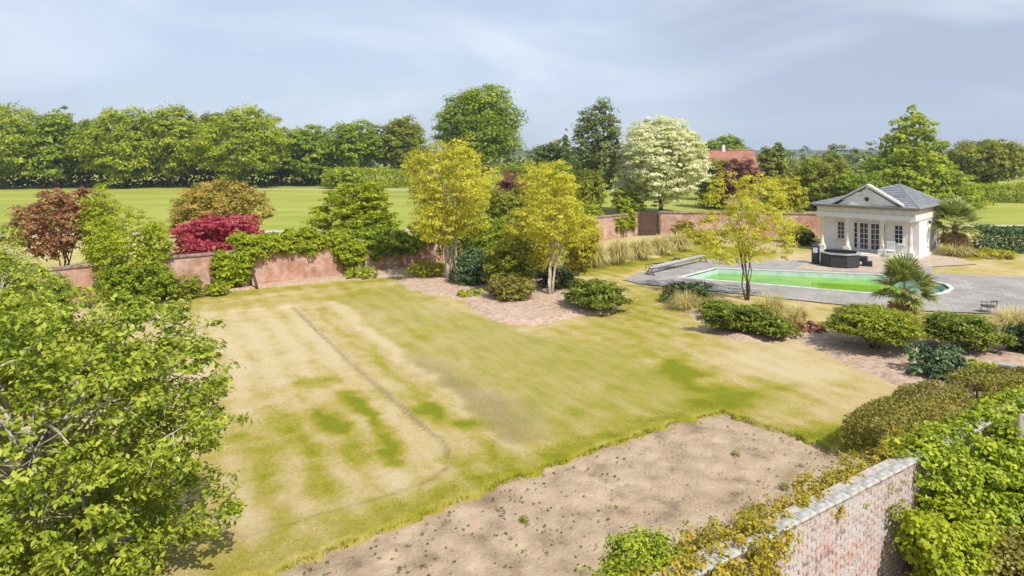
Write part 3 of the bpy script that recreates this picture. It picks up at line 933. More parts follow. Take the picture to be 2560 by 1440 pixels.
for k in range(4):
    mb = MB()
    rr = random.Random(k)
    pts = []
    for xx in (0.004, 0.15, 0.3, 0.446):
        for yy, zz in ((-0.05, 0), (-0.055, 0.035), (-0.03, 0.055), (0.06, 0.06), (0.13, 0.05), (0.15, 0.0)):
            pts.append((xx + rr.uniform(-.004, .004) * (0.1 < xx < 0.4), yy + rr.uniform(-.006, .006), zz + (rr.uniform(-.003, .003) if zz > 0 else 0)))
    fs_ = []
    for i in range(3):
        for j in range(5):
            fs_.append((i * 6 + j, (i + 1) * 6 + j, (i + 1) * 6 + j + 1, i * 6 + j + 1))
        fs_.append((i * 6 + 5, (i + 1) * 6 + 5, (i + 1) * 6, i * 6))
    fs_ += [tuple(range(5, -1, -1))[::-1], tuple(range(18, 24))[::-1]]
    mb.add(pts, fs_)
    me = bpy.data.meshes.new('coping_stone'); me.from_pydata(mb.v, [], mb.f); me.materials.append(STONE)
    cvar.append(me)
for i in range(int(NWL / 0.45)):
    link('coping_stone', cvar[(i * 7 + i // 3) % 4], nwall, (i * 0.45, 0, NWH), (0, 0, 0.006 * math.sin(i * 1.9)))

# low stone wall at the right edge of the shrub bed
lw0, lw1 = Vector(U(2480, 950)), Vector(U(2720, 990))
lw = empty('low_retaining_wall', (lw0.x, lw0.y, 0), math.atan2((lw1 - lw0).y, (lw1 - lw0).x))
tag(lw, 'low brown retaining wall with flat grey coping stones at the end of the shrub bed', 'wall')
ll = (lw1 - lw0).length
MB().box(0, ll, 0, 0.25, -0.05, 0.5).build('brickwork', BRICK, lw)
for i in range(int(ll / 0.6)):
    MB().cbox(i * 0.6 + 0.004, i * 0.6 + 0.596, -0.05, 0.32, 0.502, 0.58 + 0.004 * (i % 3), 0.012).build('coping_stone', STONE, lw)

# ------------------------------------------------------------------ pool house
ph = empty('pool_house', (28.6 - 6.9 * math.cos(R(44)), 48.3 + 6.9 * math.sin(R(44)), 0.0), R(-44))
tag(ph, 'small white classical pool house with columned porch, pediment and grey slate roof', 'building')
PWD, PDP = 6.9, 7.0
mb = MB(); mb.cbox(-0.18, PWD + 0.18, -0.2, PDP + 0.2, 0, 0.14, 0.02); mb.build('plinth', CREAM, ph)
mb = MB(); mb.cbox(1.4, PWD - 1.4, -0.55, -0.205, 0, 0.075, 0.015); mb.build('step', CREAM, ph)
mb = MB(); mb.box(0.1, PWD - 0.1, 1.25, PDP, 0.14, 2.78); wallm = mb.build('wall', WHITE, ph)
for x in (0.42, 2.25, 4.65, 6.48):
    mb = MB()
    mb.lathe([(0.2, 0), (0.2, 0.05), (0.165, 0.07), (0.18, 0.1), (0.15, 0.13), (0.155, 0.5), (0.15, 1.0), (0.125, 1.98), (0.15, 2.0), (0.13, 2.03), (0.17, 2.1)], 16, (x, 0.2, 0.5))
    mb.box(x - 0.2, x + 0.2, 0.0, 0.4, 2.601, 2.7)
    c = mb.build('column', CREAM, ph)
    mb = MB(); mb.cbox(x - 0.25, x + 0.25, -0.05, 0.45, 0.14, 0.5, 0.02); mb.build('pedestal', CREAM, c)
MB().box(0.02, PWD - 0.02, 0.0, PDP + 0.06, 2.702, 3.06).build('architrave', FRAME_WHITE, ph)
MB().box(0.06, PWD - 0.06, 0.05, PDP + 0.02, 3.062, 3.46).build('frieze', CREAM, ph)
mb = MB()
mb.box(-0.1, PWD + 0.1, -0.12, PDP + 0.18, 3.462, 3.53)
mb.box(-0.26, PWD + 0.26, -0.28, PDP + 0.34, 3.532, 3.62)
mb.box(-0.34, PWD + 0.34, -0.36, PDP + 0.42, 3.622, 3.68)
mb.build('cornice', LEAD, ph)
x0, x1, y0, y1, zz = -0.30, PWD + 0.30, -0.32, PDP + 0.38, 3.685
pk0, pk1 = (4.5, 5.0, 5.12), (4.5, 5.4, 5.12)
mb = MB()
mb.add([(x0, y0, zz), (x1, y0, zz), (x1, y1, zz), (x0, y1, zz), pk0, pk1], [(0, 1, 4), (1, 2, 5, 4), (2, 3, 5), (3, 0, 4, 5), (3, 2, 1, 0)])
roof = mb.build('roof', SLATE, ph)
for c_ in ((x0, y0, zz), (x1, y0, zz)):
    MB().tube([c_, pk0], 0.05, 5).build('hip_ridge', LEAD, roof)
for c_ in ((x1, y1, zz), (x0, y1, zz)):
    MB().tube([c_, pk1], 0.05, 5).build('hip_ridge', LEAD, roof)
# slate courses laid as thin strips on the two slopes that face the pool and the side
for a_, b_, p_ in (((x0, y0, zz), (x1, y0, zz), pk0), ((x1, y0, zz), (x1, y1, zz), pk0)):
    a_, b_, p_ = Vector(a_), Vector(b_), Vector(p_)
    nrm = (b_ - a_).cross(p_ - a_).normalized()
    mb = MB()
    for k in range(1, 13):
        t0, t1 = k / 13, (k + 0.96) / 13
        v = [a_.lerp(p_, t0), b_.lerp(p_, t0), b_.lerp(p_, t1), a_.lerp(p_, t1)]
        mb.add([v[0] + nrm * 0.035, v[1] + nrm * 0.035, v[2] + nrm * 0.008, v[3] + nrm * 0.008, v[0] + nrm * 0.002, v[1] + nrm * 0.002], [(0, 1, 2, 3), (4, 5, 1, 0)])
    mb.build('slate_course', SLATE, roof)
# pediment over the porch
pc, hw, pz, ap = 3.72, 2.35, 3.685, 5.12
mb = MB()
mb.add([(pc - hw + 0.25, -0.15, pz), (pc + hw - 0.25, -0.15, pz), (pc, -0.15, ap - 0.16), (pc - hw + 0.25, 0.5, pz), (pc + hw - 0.25, 0.5, pz), (pc, 0.5, ap - 0.16)],
       [(0, 1, 2), (5, 4, 3), (0, 2, 5, 3), (1, 4, 5, 2)])
ped = mb.build('pediment', WHITE, ph)
for s in (-1, 1):
    a_, b_ = Vector((pc + s * (hw + 0.12), 0, pz - 0.005)), Vector((pc, 0, ap))
    up = Vector((0, 0, 0.17))
    vs_ = []
    for y_ in (-0.36, 0.55):
        vs_ += [Vector((a_.x, y_, a_.z)), Vector((b_.x, y_, b_.z)), Vector((b_.x, y_, b_.z)) + up, Vector((a_.x, y_, a_.z)) + up * 0.55]
    mb = MB()
    mb.add(vs_, [(0, 1, 2, 3), (7, 6, 5, 4), (0, 4, 5, 1), (1, 5, 6, 2), (2, 6, 7, 3), (3, 7, 4, 0)])
    mb.build('raking_cornice', LEAD_PALE, ped)
mb = MB()
mb.add([(pc - hw, 0.552, pz), (pc, 0.552, 4.72), (pc + hw, 0.552, pz), (pc - hw, 3.4, pz), (pc, 3.4, 4.72), (pc + hw, 3.4, pz)], [(0, 3, 4, 1), (1, 4, 5, 2), (0, 1, 2)])
mb.build('porch_roof', SLATE, ph)
mb = MB()
for k in range(16):
    a0, a1 = 2 * math.pi * k / 16, 2 * math.pi * (k + 1) / 16
    q_ = []
    for rr_, yy_ in ((0.22, -0.155), (0.22, -0.21), (0.16, -0.21), (0.16, -0.155)):
        for a_ in (a0, a1):
            q_.append((pc + rr_ * math.cos(a_), yy_, pz + 0.48 + rr_ * math.sin(a_)))
    mb.add(q_, [(0, 1, 3, 2), (2, 3, 5, 4), (4, 5, 7, 6)])
ocu = mb.build('oculus', CREAM, ped)
mb = MB(); mb.add([(pc + 0.165 * math.cos(2 * math.pi * k / 16), -0.158, pz + 0.48 + 0.165 * math.sin(2 * math.pi * k / 16)) for k in range(16)], [tuple(range(16))])
mb.build('pane', GLASS, ocu)


def window(name, xa, xb, za, zb, cols, rows, y, parent, bar=0.05, fr=0.09, muntin=0.035):
    """frame with muntins on a wall that faces -y; every pane a mesh of its own"""
    mb = MB()
    mb.box(xa - fr, xa, y - 0.06, y - 0.002, za - fr, zb + fr); mb.box(xb, xb + fr, y - 0.06, y - 0.002, za - fr, zb + fr)
    mb.box(xa, xb, y - 0.058, y - 0.002, zb, zb + fr); mb.box(xa, xb, y - 0.058, y - 0.002, za - fr, za)
    cw, rh = (xb - xa) / cols, (zb - za) / rows
    for i in range(1, cols):
        mb.box(xa + i * cw - muntin / 2, xa + i * cw + muntin / 2, y - 0.045, y - 0.012, za, zb)
    for j in range(1, rows):
        mb.box(xa, xb, y - 0.042, y - 0.012, za + j * rh - muntin / 2, za + j * rh + muntin / 2)
    o = mb.build(name, FRAME_WHITE, parent)
    for i in range(cols):
        for j in range(rows):
            p_ = MB(); a_, b_ = xa + i * cw, za + j * rh
            p_.add([(a_ + 0.01, y - 0.014, b_ + 0.01), (a_ + cw - 0.01, y - 0.014, b_ + 0.01), (a_ + cw - 0.01, y - 0.014, b_ + rh - 0.01), (a_ + 0.01, y - 0.014, b_ + rh - 0.01)], [(0, 1, 2, 3)])
            p_.build('pane', GLASS, o)
    return o


window('window', 1.22, 1.68, 0.95, 2.22, 2, 4, 1.25, ph)
window('window', 5.22, 5.72, 0.95, 2.22, 2, 4, 1.25, ph)
for x in (1.45, 5.47):
    MB().cbox(x - 0.42, x + 0.42, 1.09, 1.247, 0.78, 0.85, 0.015).build('window_sill', CREAM, ph)
window('sidelight', 2.42, 2.62, 0.35, 2.25, 1, 5, 1.25, ph, fr=0.06)
window('french_door', 2.82, 3.38, 0.30, 2.25, 2, 5, 1.25, ph, fr=0.10)
window('french_door', 3.60, 4.16, 0.30, 2.25, 2, 5, 1.25, ph, fr=0.10)
window('sidelight', 4.36, 4.56, 0.35, 2.25, 1, 5, 1.25, ph, fr=0.06)
# oval window, lamp and vent on the side wall (faces +x)
mb = MB()
sx, sy, sz = PWD - 0.1, 3.6, 1.55
for k in range(20):
    a0, a1 = 2 * math.pi * k / 20, 2 * math.pi * (k + 1) / 20
    q_ = []
    for sc_, xx_ in ((1.22, 0.002), (1.22, 0.06), (1.0, 0.06), (1.0, 0.004)):
        for a_ in (a0, a1):
            q_.append((sx + xx_, sy + 0.34 * sc_ * math.cos(a_), sz + 0.5 * sc_ * math.sin(a_)))
    mb.add(q_, [(0, 1, 3, 2), (2, 3, 5, 4), (4, 5, 7, 6)])
mb.box(sx + 0.012, sx + 0.05, sy - 0.02, sy + 0.02, sz - 0.49, sz + 0.49)
mb.box(sx + 0.012, sx + 0.046, sy - 0.33, sy + 0.33, sz - 0.02, sz + 0.02)
ov = mb.build('oval_window', FRAME_WHITE, ph)
mb = MB(); mb.add([(sx + 0.008, sy + 0.34 * math.cos(2 * math.pi * k / 20), sz + 0.5 * math.sin(2 * math.pi * k / 20)) for k in range(20)], [tuple(range(20))])
mb.build('pane', GLASS, ov)
mb = MB(); mb.lathe([(0.05, 0), (0.09, 0.05), (0.1, 0.2), (0.04, 0.27)], 8, (sx + 0.14, 3.6, 2.3)); mb.box(sx + 0.002, sx + 0.14, 3.58, 3.62, 2.5, 2.53); mb.build('wall_lamp', DARK_METAL, ph)
MB().box(sx + 0.002, sx + 0.03, 3.4, 3.8, 0.5, 0.66).build('air_vent', METAL, ph)

# ------------------------------------------------------------------ red roofed house in the distance
hr = empty('brick_house', (35.4, 112.0, 0), R(-6))
tag(hr, 'distant house with a red clay tiled roof behind the trees', 'building')
MB().box(-4.0, 4.0, -3.2, 3.2, -0.05, 4.4).build('wall', BRICK_FAR, hr)
mb = MB()
mb.add([(-4.3, -3.7, 4.2), (4.3, -3.7, 4.2), (4.1, 0, 8.15), (-4.1, 0, 8.15), (-4.3, 3.7, 4.2), (4.3, 3.7, 4.2),
        (-4.3, -3.7, 4.05), (4.3, -3.7, 4.05), (4.3, 3.7, 4.05), (-4.3, 3.7, 4.05)],
       [(0, 1, 2, 3), (3, 2, 5, 4), (0, 3, 4, 9, 6), (1, 7, 8, 5, 2), (6, 7, 1, 0), (4, 5, 8, 9), (9, 8, 7, 6)])
hrf = mb.build('roof', TILE, hr)
MB().tube([(-4.1, 0, 8.17), (4.1, 0, 8.17)], 0.13, 6).build('ridge', TILE_CAP, hrf)
mb = MB(); mb.cbox(-0.95, -0.45, -0.25, 0.25, 7.4, 8.75, 0.03); mb.lathe([(0.16, 0), (0.13, 0.3)], 10, (-0.7, 0, 8.75)); mb.build('chimney', FRAME_WHITE, hrf)
for x in (-2.6, 0.0, 2.6):
    window('window', x - 0.5, x + 0.5, 1.2, 2.5, 2, 2, -3.2, hr)

# ------------------------------------------------------------------ things around the pool
tx, ty = U(2100, 666)
tub = empty('hot_tub', (tx, ty, 0.056), R(-30))
tag(tub, 'black octagonal hot tub standing on the patio in front of the pool house', 'hot tub')
RT = 1.28
oct_ = [(RT * math.cos(R(22.5 + 45 * k)), RT * math.sin(R(22.5 + 45 * k))) for k in range(8)]
o2 = [(x * 0.94, y * 0.94) for x, y in oct_]
MB().prism(o2, 0.0, 0.84).build('shell', BLACK, tub)
for k in range(8):
    a_, b_ = Vector(oct_[k]), Vector(oct_[(k + 1) % 8])
    e = (b_ - a_).normalized(); nn = Vector((e.y, -e.x))
    a2, b2 = a_ + e * 0.03 - nn * 0.03, b_ - e * 0.03 - nn * 0.03
    mb = MB()
    mb.prism([tuple(a2 - nn * 0.05), tuple(b2 - nn * 0.05), tuple(b2), tuple(a2)][::-1], 0.05, 0.80)
    mb.build('side_panel', CHARCOAL, tub)
mb = MB()
o3, o4 = [(x * 1.03, y * 1.03) for x, y in oct_], [(x * 0.84, y * 0.84) for x, y in oct_]
mb.add([(x, y, 0.842) for x, y in o3] + [(x, y, 0.91) for x, y in o3] + [(x, y, 0.92) for x, y in o4] + [(x, y, 0.842) for x, y in o4],
       [(k, (k + 1) % 8, 8 + (k + 1) % 8, 8 + k) for k in range(8)] + [(8 + k, 8 + (k + 1) % 8, 16 + (k + 1) % 8, 16 + k) for k in range(8)] + [(16 + k, 16 + (k + 1) % 8, 24 + (k + 1) % 8, 24 + k) for k in range(8)])
mb.build('rim', CHARCOAL_PALE, tub)
mb = MB(); mb.prism([(x * 0.83, y * 0.83) for x, y in oct_ if y > -0.2], 0.86, 0.98); mb.build('cover', BLACK, tub)
fx, fy = U(2056, 660)
fl_ = empty('filter_cabinet', (fx - 0.5, fy - 0.1, 0.056), R(-30))
tag(fl_, 'narrow dark grey filter cabinet standing beside the hot tub', 'cabinet')
mb = MB(); mb.cbox(-0.24, 0.24, -0.22, 0.22, 0, 1.25, 0.03); mb.build('cabinet', CHARCOAL, fl_)
mb = MB(); mb.box(-0.15, 0.15, -0.235, -0.222, 0.75, 1.1); mb.build('panel', METAL, fl_)
sxp, syp = U(2166, 667)
stp = empty('tub_steps', (sxp - 0.15, syp + 0.2, 0.056), R(-30))
tag(stp, 'dark two tread steps against the side of the hot tub', 'steps')
for i in range(2):
    MB().cbox(-0.3 + 0.0, 0.3, -0.35, 0.35, 0.0 + 0.3 * i, 0.3 + 0.3 * i - 0.002, 0.02).build('tread', BLACK, stp, (0.28 - 0.28 * i, 0, 0))

# white garden chair under the right window of the porch
wcx, wcy = U(2243, 650)
wch = empty('garden_chair', (wcx, wcy + 0.9, 0.14), R(-40))
tag(wch, 'white painted garden chair on the porch under the window', 'chair')
for i in range(6):
    MB().cbox(-0.3, 0.3, -0.28 + i * 0.095, -0.2 + i * 0.095, 0.40, 0.43, 0.006).build('slat', FRAME_WHITE, wch)
for i in range(5):
    MB().box(-0.26 + i * 0.115, -0.2 + i * 0.115, 0.27, 0.30, 0.43, 0.95).build('back_slat', FRAME_WHITE, wch)
MB().box(-0.31, 0.31, 0.265, 0.305, 0.951, 1.02).build('top_rail', FRAME_WHITE, wch)
for sx_ in (-0.29, 0.24):
    for sy_ in (-0.27, 0.26):
        MB().box(sx_, sx_ + 0.05, sy_, sy_ + 0.05, 0, 0.399).build('leg', FRAME_WHITE, wch)

# pool cover roller
ra, rb_ = Vector((*U(1622, 690), 0)), Vector((*U(1762, 656), 0))
rd = (rb_ - ra)
rl = empty('pool_cover_roller', (ra.x, ra.y, 0.05), math.atan2(rd.y, rd.x))
tag(rl, 'long grey pool cover roller on two stands beside the pool', 'roller')
rlen = rd.length
mb = MB(); mb.tube([(0.15, 0, 0.42), (rlen - 0.15, 0, 0.42)], 0.06, 10); mb.build('axle', METAL, rl)
mb = MB(); mb.tube([(0.5, 0, 0.42), (0.52, 0, 0.42), (rlen - 0.52, 0, 0.42), (rlen - 0.5, 0, 0.42)], [0.08, 0.13, 0.13, 0.08], 12); mb.build('rolled_cover', CHARCOAL_PALE, rl)
for x in (0.15, rlen - 0.2):
    mb = MB()
    mb.tube([(x, -0.3, 0), (x, 0, 0.42), (x, 0.3, 0)], 0.03, 6)
    mb.tube([(x, -0.35, 0.03), (x, 0.35, 0.03)], 0.03, 6)
    mb.build('stand', DARK_METAL, rl)
mb = MB()
for k in range(14):
    a0, a1 = 2 * math.pi * k / 14, 2 * math.pi * (k + 1) / 14
    mb.tube([(0.02, 0.24 * math.cos(a0), 0.44 + 0.24 * math.sin(a0)), (0.02, 0.24 * math.cos(a1), 0.44 + 0.24 * math.sin(a1))], 0.018, 5)
mb.tube([(0.02, -0.24, 0.44), (0.02, 0.24, 0.44)], 0.014, 5); mb.tube([(0.02, 0, 0.2), (0.02, 0, 0.68)], 0.014, 5)
mb.build('hand_wheel', DARK_METAL, rl)


def lounger(name, label, loc, rz):
    o = empty(name, loc, rz)
    tag(o, label, 'lounger')
    for s in (-0.3, 0.3):
        mb = MB(); mb.tube([(-0.95, s, 0.3), (0.35, s, 0.3), (0.85, s, 0.62)], 0.022, 6); mb.build('side_rail', DARK_METAL, o)
    for i in range(9):
        MB().box(-0.93 + i * 0.145, -0.83 + i * 0.145, -0.3, 0.3, 0.315, 0.335).build('slat', DARK_METAL, o)
    mb = MB()
    M_ = Matrix.Translation((0.37, 0, 0.325)) @ Matrix.Rotation(R(-32), 4, 'Y')
    for i in range(4):
        mb.box(0.02 + i * 0.14, 0.12 + i * 0.14, -0.3, 0.3, 0, 0.02, M_)
    mb.build('backrest', DARK_METAL, o)
    for x in (-0.75, 0.3):
        for s in (-0.3, 0.3):
            mb = MB(); mb.tube([(x, s, 0.3), (x - 0.04, s, 0)], 0.02, 6); mb.build('leg', DARK_METAL, o)
    return o


lx_, ly_ = U(1668, 672)
lounger('sun_lounger', 'low dark sun lounger on the paving behind the pool cover roller', (lx_, ly_, 0.05), R(20))

# curved dark patio chair near the right edge
cx_, cy_ = U(2472, 783)
ch = empty('patio_chair', (cx_, cy_, 0.05), R(200))
tag(ch, 'low dark metal patio chair alone on the grey paving near the right edge', 'chair')
mb = MB(); mb.lathe([(0.30, 0.26), (0.33, 0.28), (0.33, 0.31), (0.28, 0.32)], 16); mb.build('seat', DARK_METAL, ch)
mb = MB()
arc = [(0.36 * math.cos(R(a)), 0.36 * math.sin(R(a)), 0.50 + 0.06 * math.sin(R(a))) for a in range(-20, 201, 20)]
mb.tube(arc, 0.02, 6); mb.build('back_rail', DARK_METAL, ch)
for a in range(-20, 201, 44):
    mb = MB(); mb.tube([(0.33 * math.cos(R(a)), 0.33 * math.sin(R(a)), 0.30), (0.36 * math.cos(R(a)), 0.36 * math.sin(R(a)), 0.50 + 0.06 * math.sin(R(a)))], 0.012, 5); mb.build('spindle', DARK_METAL, ch)
for a in (45, 135, 225, 315):
    mb = MB(); mb.tube([(0.26 * math.cos(R(a)), 0.26 * math.sin(R(a)), 0.27), (0.34 * math.cos(R(a)), 0.34 * math.sin(R(a)), 0)], 0.016, 5); mb.build('leg', DARK_METAL, ch)

# ------------------------------------------------------------------ plant builders
def unit(v):
    return v / np.maximum(np.linalg.norm(v, axis=-1, keepdims=True), 1e-9)


def leaf_object(name, c, nrm, axis, ln, wr, rnd, mat, parent, fold=0.18, loc=None):
    N = len(c)
    nrm = unit(nrm)
    axis = unit(axis - nrm * (axis * nrm).sum(-1, keepdims=True))
    sd = np.cross(nrm, axis)
    ln = np.broadcast_to(ln, (N,))[:, None]
    wd = ln * wr
    co = np.empty((N, 4, 3), np.float32)
    co[:, 0] = c - axis * ln * 0.5
    co[:, 1] = c + sd * wd * 0.5 + nrm * wd * fold + axis * ln * 0.05
    co[:, 2] = c + axis * ln * 0.5 - nrm * ln * 0.08
    co[:, 3] = c - sd * wd * 0.5 + nrm * wd * fold + axis * ln * 0.05
    b = np.arange(N)[:, None] * 4
    tr = np.concatenate([b + np.array([[0, 2, 1]]), b + np.array([[0, 3, 2]])], 1).reshape(-1, 3)
    me = mesh_np(name, co.reshape(-1, 3), tr, mat, {'rnd': ('FACE', np.repeat(np.clip(rnd, 0, 1), 2))})
    return link(name, me, parent, loc)


def clumps(rng, lobes, n, cr, per=44, flat=0.7, zmin=0.05, depth=0.35, under=0.35):
    """leaf centres gathered into clumps on the shells of ellipsoid lobes -> points, outward directions, colour numbers"""
    lobes = np.asarray(lobes, float)
    c, r = lobes[:, :3], lobes[:, 3:6]
    w = (r[:, 0] * r[:, 1] * r[:, 2]) ** (2 / 3)
    w /= w.sum()
    nc = max(12, int(n / per))
    P_, D_ = [], []
    got = 0
    while got < nc:
        k = nc * 2
        li = rng.choice(len(lobes), k, p=w)
        d = unit(rng.normal(size=(k, 3)))
        keep = (d[:, 2] > -0.35) | (rng.random(k) < under)
        rad = 1 - depth * rng.random(k) ** 2
        p = c[li] + d * r[li] * rad[:, None]
        q_ = np.sqrt((((p[:, None] - c[None]) / r[None]) ** 2).sum(-1))
        q_[np.arange(k), li] = 9
        keep &= (q_.min(1) > 0.72) & (p[:, 2] > zmin)
        P_.append(p[keep]); D_.append(d[keep])
        got += int(keep.sum())
    P_ = np.concatenate(P_)[:nc]; D_ = np.concatenate(D_)[:nc]
    crd = rng.normal(size=nc)
    sz = cr * rng.uniform(0.55, 1.35, nc)
    ci = np.repeat(np.arange(nc), per)
    off = unit(rng.normal(size=(len(ci), 3))) * rng.random((len(ci), 1)) ** 0.45
    off[:, 2] = np.where(off[:, 2] < -0.25, -off[:, 2] * rng.uniform(0, 1, len(ci)), off[:, 2])      # clumps are domed, thin below
    off[:, 2] *= flat
    pts = P_[ci] + off * sz[ci][:, None]
    out = unit(D_[ci] * 0.45 + off * 1.0)
    rnd = 0.5 + 0.16 * crd[ci] + 0.17 * rng.normal(size=len(ci))
    ok = pts[:, 2] > 0.02
    return pts[ok], out[ok], rnd[ok]


def foliage(name, rng, lobes, n, leaf, mat, parent, cr=0.5, flat=0.7, wr=0.6, style='leaf', zmin=0.05, depth=0.35, under=0.35, per=44, up=0.6, fill=0.12, fsize=2.2):
    pts, out, rnd = clumps(rng, lobes, n, cr, per, flat, zmin, depth, under)
    N = len(pts)
    rv = rng.normal(size=(N, 3))
    if style == 'spray':                      # flat sprays that point outwards (junipers, layered maples)
        nrm = np.array([0, 0, 1.0]) + 0.35 * rv
        ax = out * np.array([1, 1, 0.25]) + 0.4 * rng.normal(size=(N, 3))
    elif style == 'droop':
        nrm = out * 0.8 + 0.5 * rv + np.array([0, 0, 0.3])
        ax = np.array([0, 0, -0.8]) + out * 0.5 + 0.5 * rng.normal(size=(N, 3))
    else:
        nrm = out * 0.9 + np.array([0, 0, up]) + 0.33 * rv
        ax = rng.normal(size=(N, 3)) + out * 0.4
    ln = leaf * rng.uniform(0.55, 1.4, N)
    m = int(N * fill)
    if m:                                      # larger, sparser leaves deeper inside close the crown
        lb = np.asarray(lobes, float)
        w_ = (lb[:, 3] * lb[:, 4] * lb[:, 5]) ** (2 / 3)
        li = rng.choice(len(lb), m, p=w_ / w_.sum())
        d = unit(rng.normal(size=(m, 3)))
        p = lb[li, :3] + d * lb[li, 3:6] * rng.uniform(0.45, 0.86, (m, 1))
        p[:, 2] = np.maximum(p[:, 2], 0.04)
        pts = np.concatenate([pts, p]); nrm = np.concatenate([nrm, d * 0.9 + np.array([0, 0, 0.3]) + 0.3 * rng.normal(size=(m, 3))])
        ax = np.concatenate([ax, rng.normal(size=(m, 3))]); ln = np.concatenate([ln, leaf * fsize * rng.uniform(0.8, 1.3, m)])
        rnd = np.concatenate([rnd, 0.42 + 0.15 * rng.normal(size=m)])
    return leaf_object(name, pts, nrm, ax, ln, wr, rnd, mat, parent)


def crown_lobes(rng, w, h0, h1, k=11, shape='round', depth=None):
    """ellipsoid lobes that fill a crown of width w between heights h0 and h1"""
    rx, rz, zc = w / 2, (h1 - h0) / 2, (h0 + h1) / 2
    ry = (depth or w) / 2
    lob = []
    if shape == 'cone':
        lv = max(5, k // 2)
        for i in range(lv):
            t = i / (lv - 1)
            r_ = rx * (1 - t) ** 0.8 * 0.95 + 0.10 * rx
            z_ = h0 + (h1 - h0) * (0.08 + 0.86 * t)
            m = max(1, int(5 * (1 - t) + 0.6))
            a0 = rng.random() * 6.28
            for j in range(m):
                a = a0 + 6.283 * j / m
                o = r_ * 0.5 if m > 1 else 0
                s = r_ * (0.55 if m > 1 else 1.0) * rng.uniform(0.85, 1.15)
                lob.append((o * math.cos(a), o * math.sin(a) * ry / rx, z_, s, s, (h1 - h0) / lv * rng.uniform(0.7, 0.95)))
        return lob
    if shape != 'loose':
        lob.append((0, 0, zc - rz * 0.05, rx * 0.66, ry * 0.66, rz * 0.78))
    for i in range(k):
        t = (i + 0.5) / k
        cz = 1 - 1.75 * t
        a = i * 2.39996 + rng.uniform(-0.4, 0.4)
        s = math.sqrt(max(0.05, 1 - min(1, abs(cz)) ** 2))
        f = rng.uniform(0.52, 0.68)
        q_ = rng.uniform(0.36, 0.50)
        if shape == 'upright':
            q_ *= 0.8
        if shape == 'loose':
            f *= rng.uniform(0.55, 1.2); q_ *= 0.68
        lob.append((rx * s * f * math.cos(a), ry * s * f * math.sin(a), zc + rz * cz * 0.62, rx * q_, ry * q_, rz * q_ * (1.5 if shape == 'upright' else 0.95)))
    return lob


def branches(rng, lobes, h0, base_r, stems=1, spread=0.12, limbs=8, twigs=0, lean=0.0, top=None):
    """tapered stems with limbs that end inside the lobes"""
    mb = MB()
    lob = np.asarray(lobes)
    top = top or float(lob[:, 2].mean())
    for s in range(stems):
        a = 6.283 * s / stems + rng.uniform(0, 1)
        r0 = base_r * (1.0 if stems == 1 else rng.uniform(0.55, 0.9))
        tgt = lob[rng.integers(len(lob))] if stems > 1 else lob[0]
        ex, ey = (tgt[0] * 0.6, tgt[1] * 0.6) if stems > 1 else (lean, 0.0)
        pts, rad = [], []
        K = 7
        bx, by = (math.cos(a) * base_r * 0.9, math.sin(a) * base_r * 0.9) if stems > 1 else (0, 0)
        zt = top * rng.uniform(0.9, 1.15)
        for i in range(K):
            t = i / (K - 1)
            pts.append((bx + (ex - bx) * t ** 1.3 + rng.normal() * 0.02 * zt * (0 < t), by + (ey - by) * t ** 1.3 + rng.normal() * 0.02 * zt * (0 < t), -0.08 + zt * t))
            rad.append(r0 * (1.25 if i == 0 else 1.0) * (1 - 0.72 * t))
        mb.tube(pts, rad, 8)
        for _ in range(max(1, limbs // stems)):
            l_ = lob[rng.integers(len(lob))]
            t0 = rng.uniform(0.3, 0.95)
            i0 = min(int(t0 * (K - 1)), K - 2)
            p0 = Vector(pts[i0]).lerp(Vector(pts[i0 + 1]), t0 * (K - 1) - i0)
            p3 = Vector(l_[:3]) + Vector(rng.normal(size=3)) * 0.3 * float(l_[3])
            if p3.z < p0.z - 0.2:
                p3.z = p0.z + 0.1
            m_ = p0.lerp(p3, 0.5) + Vector((0, 0, 0.06 * (p3 - p0).length)) + Vector(rng.normal(size=3)) * 0.05 * (p3 - p0).length
            rr = r0 * 0.42 * (1 - 0.6 * t0)
            mb.tube([p0, p0.lerp(m_, 0.6), m_, p3], [rr, rr * 0.8, rr * 0.6, rr * 0.22], 5)
            for _t in range(twigs):
                q0 = m_.lerp(p3, rng.random())
                q1 = q0 + Vector(unit(rng.normal(size=3) + np.array([0, 0, 0.35]))) * float(l_[3]) * rng.uniform(0.5, 1.0)
                mb.tube([q0, q0.lerp(q1, 0.5) + Vector(rng.normal(size=3)) * 0.04, q1], [rr * 0.35, rr * 0.25, rr * 0.1], 4)
    return mb


SEED = [100]


def nleaf(w, h, leaf, wr, cover, cap):
    return int(min(cap, max(400, cover * math.pi * w * h / 4 / (leaf * leaf * wr * 0.5))))


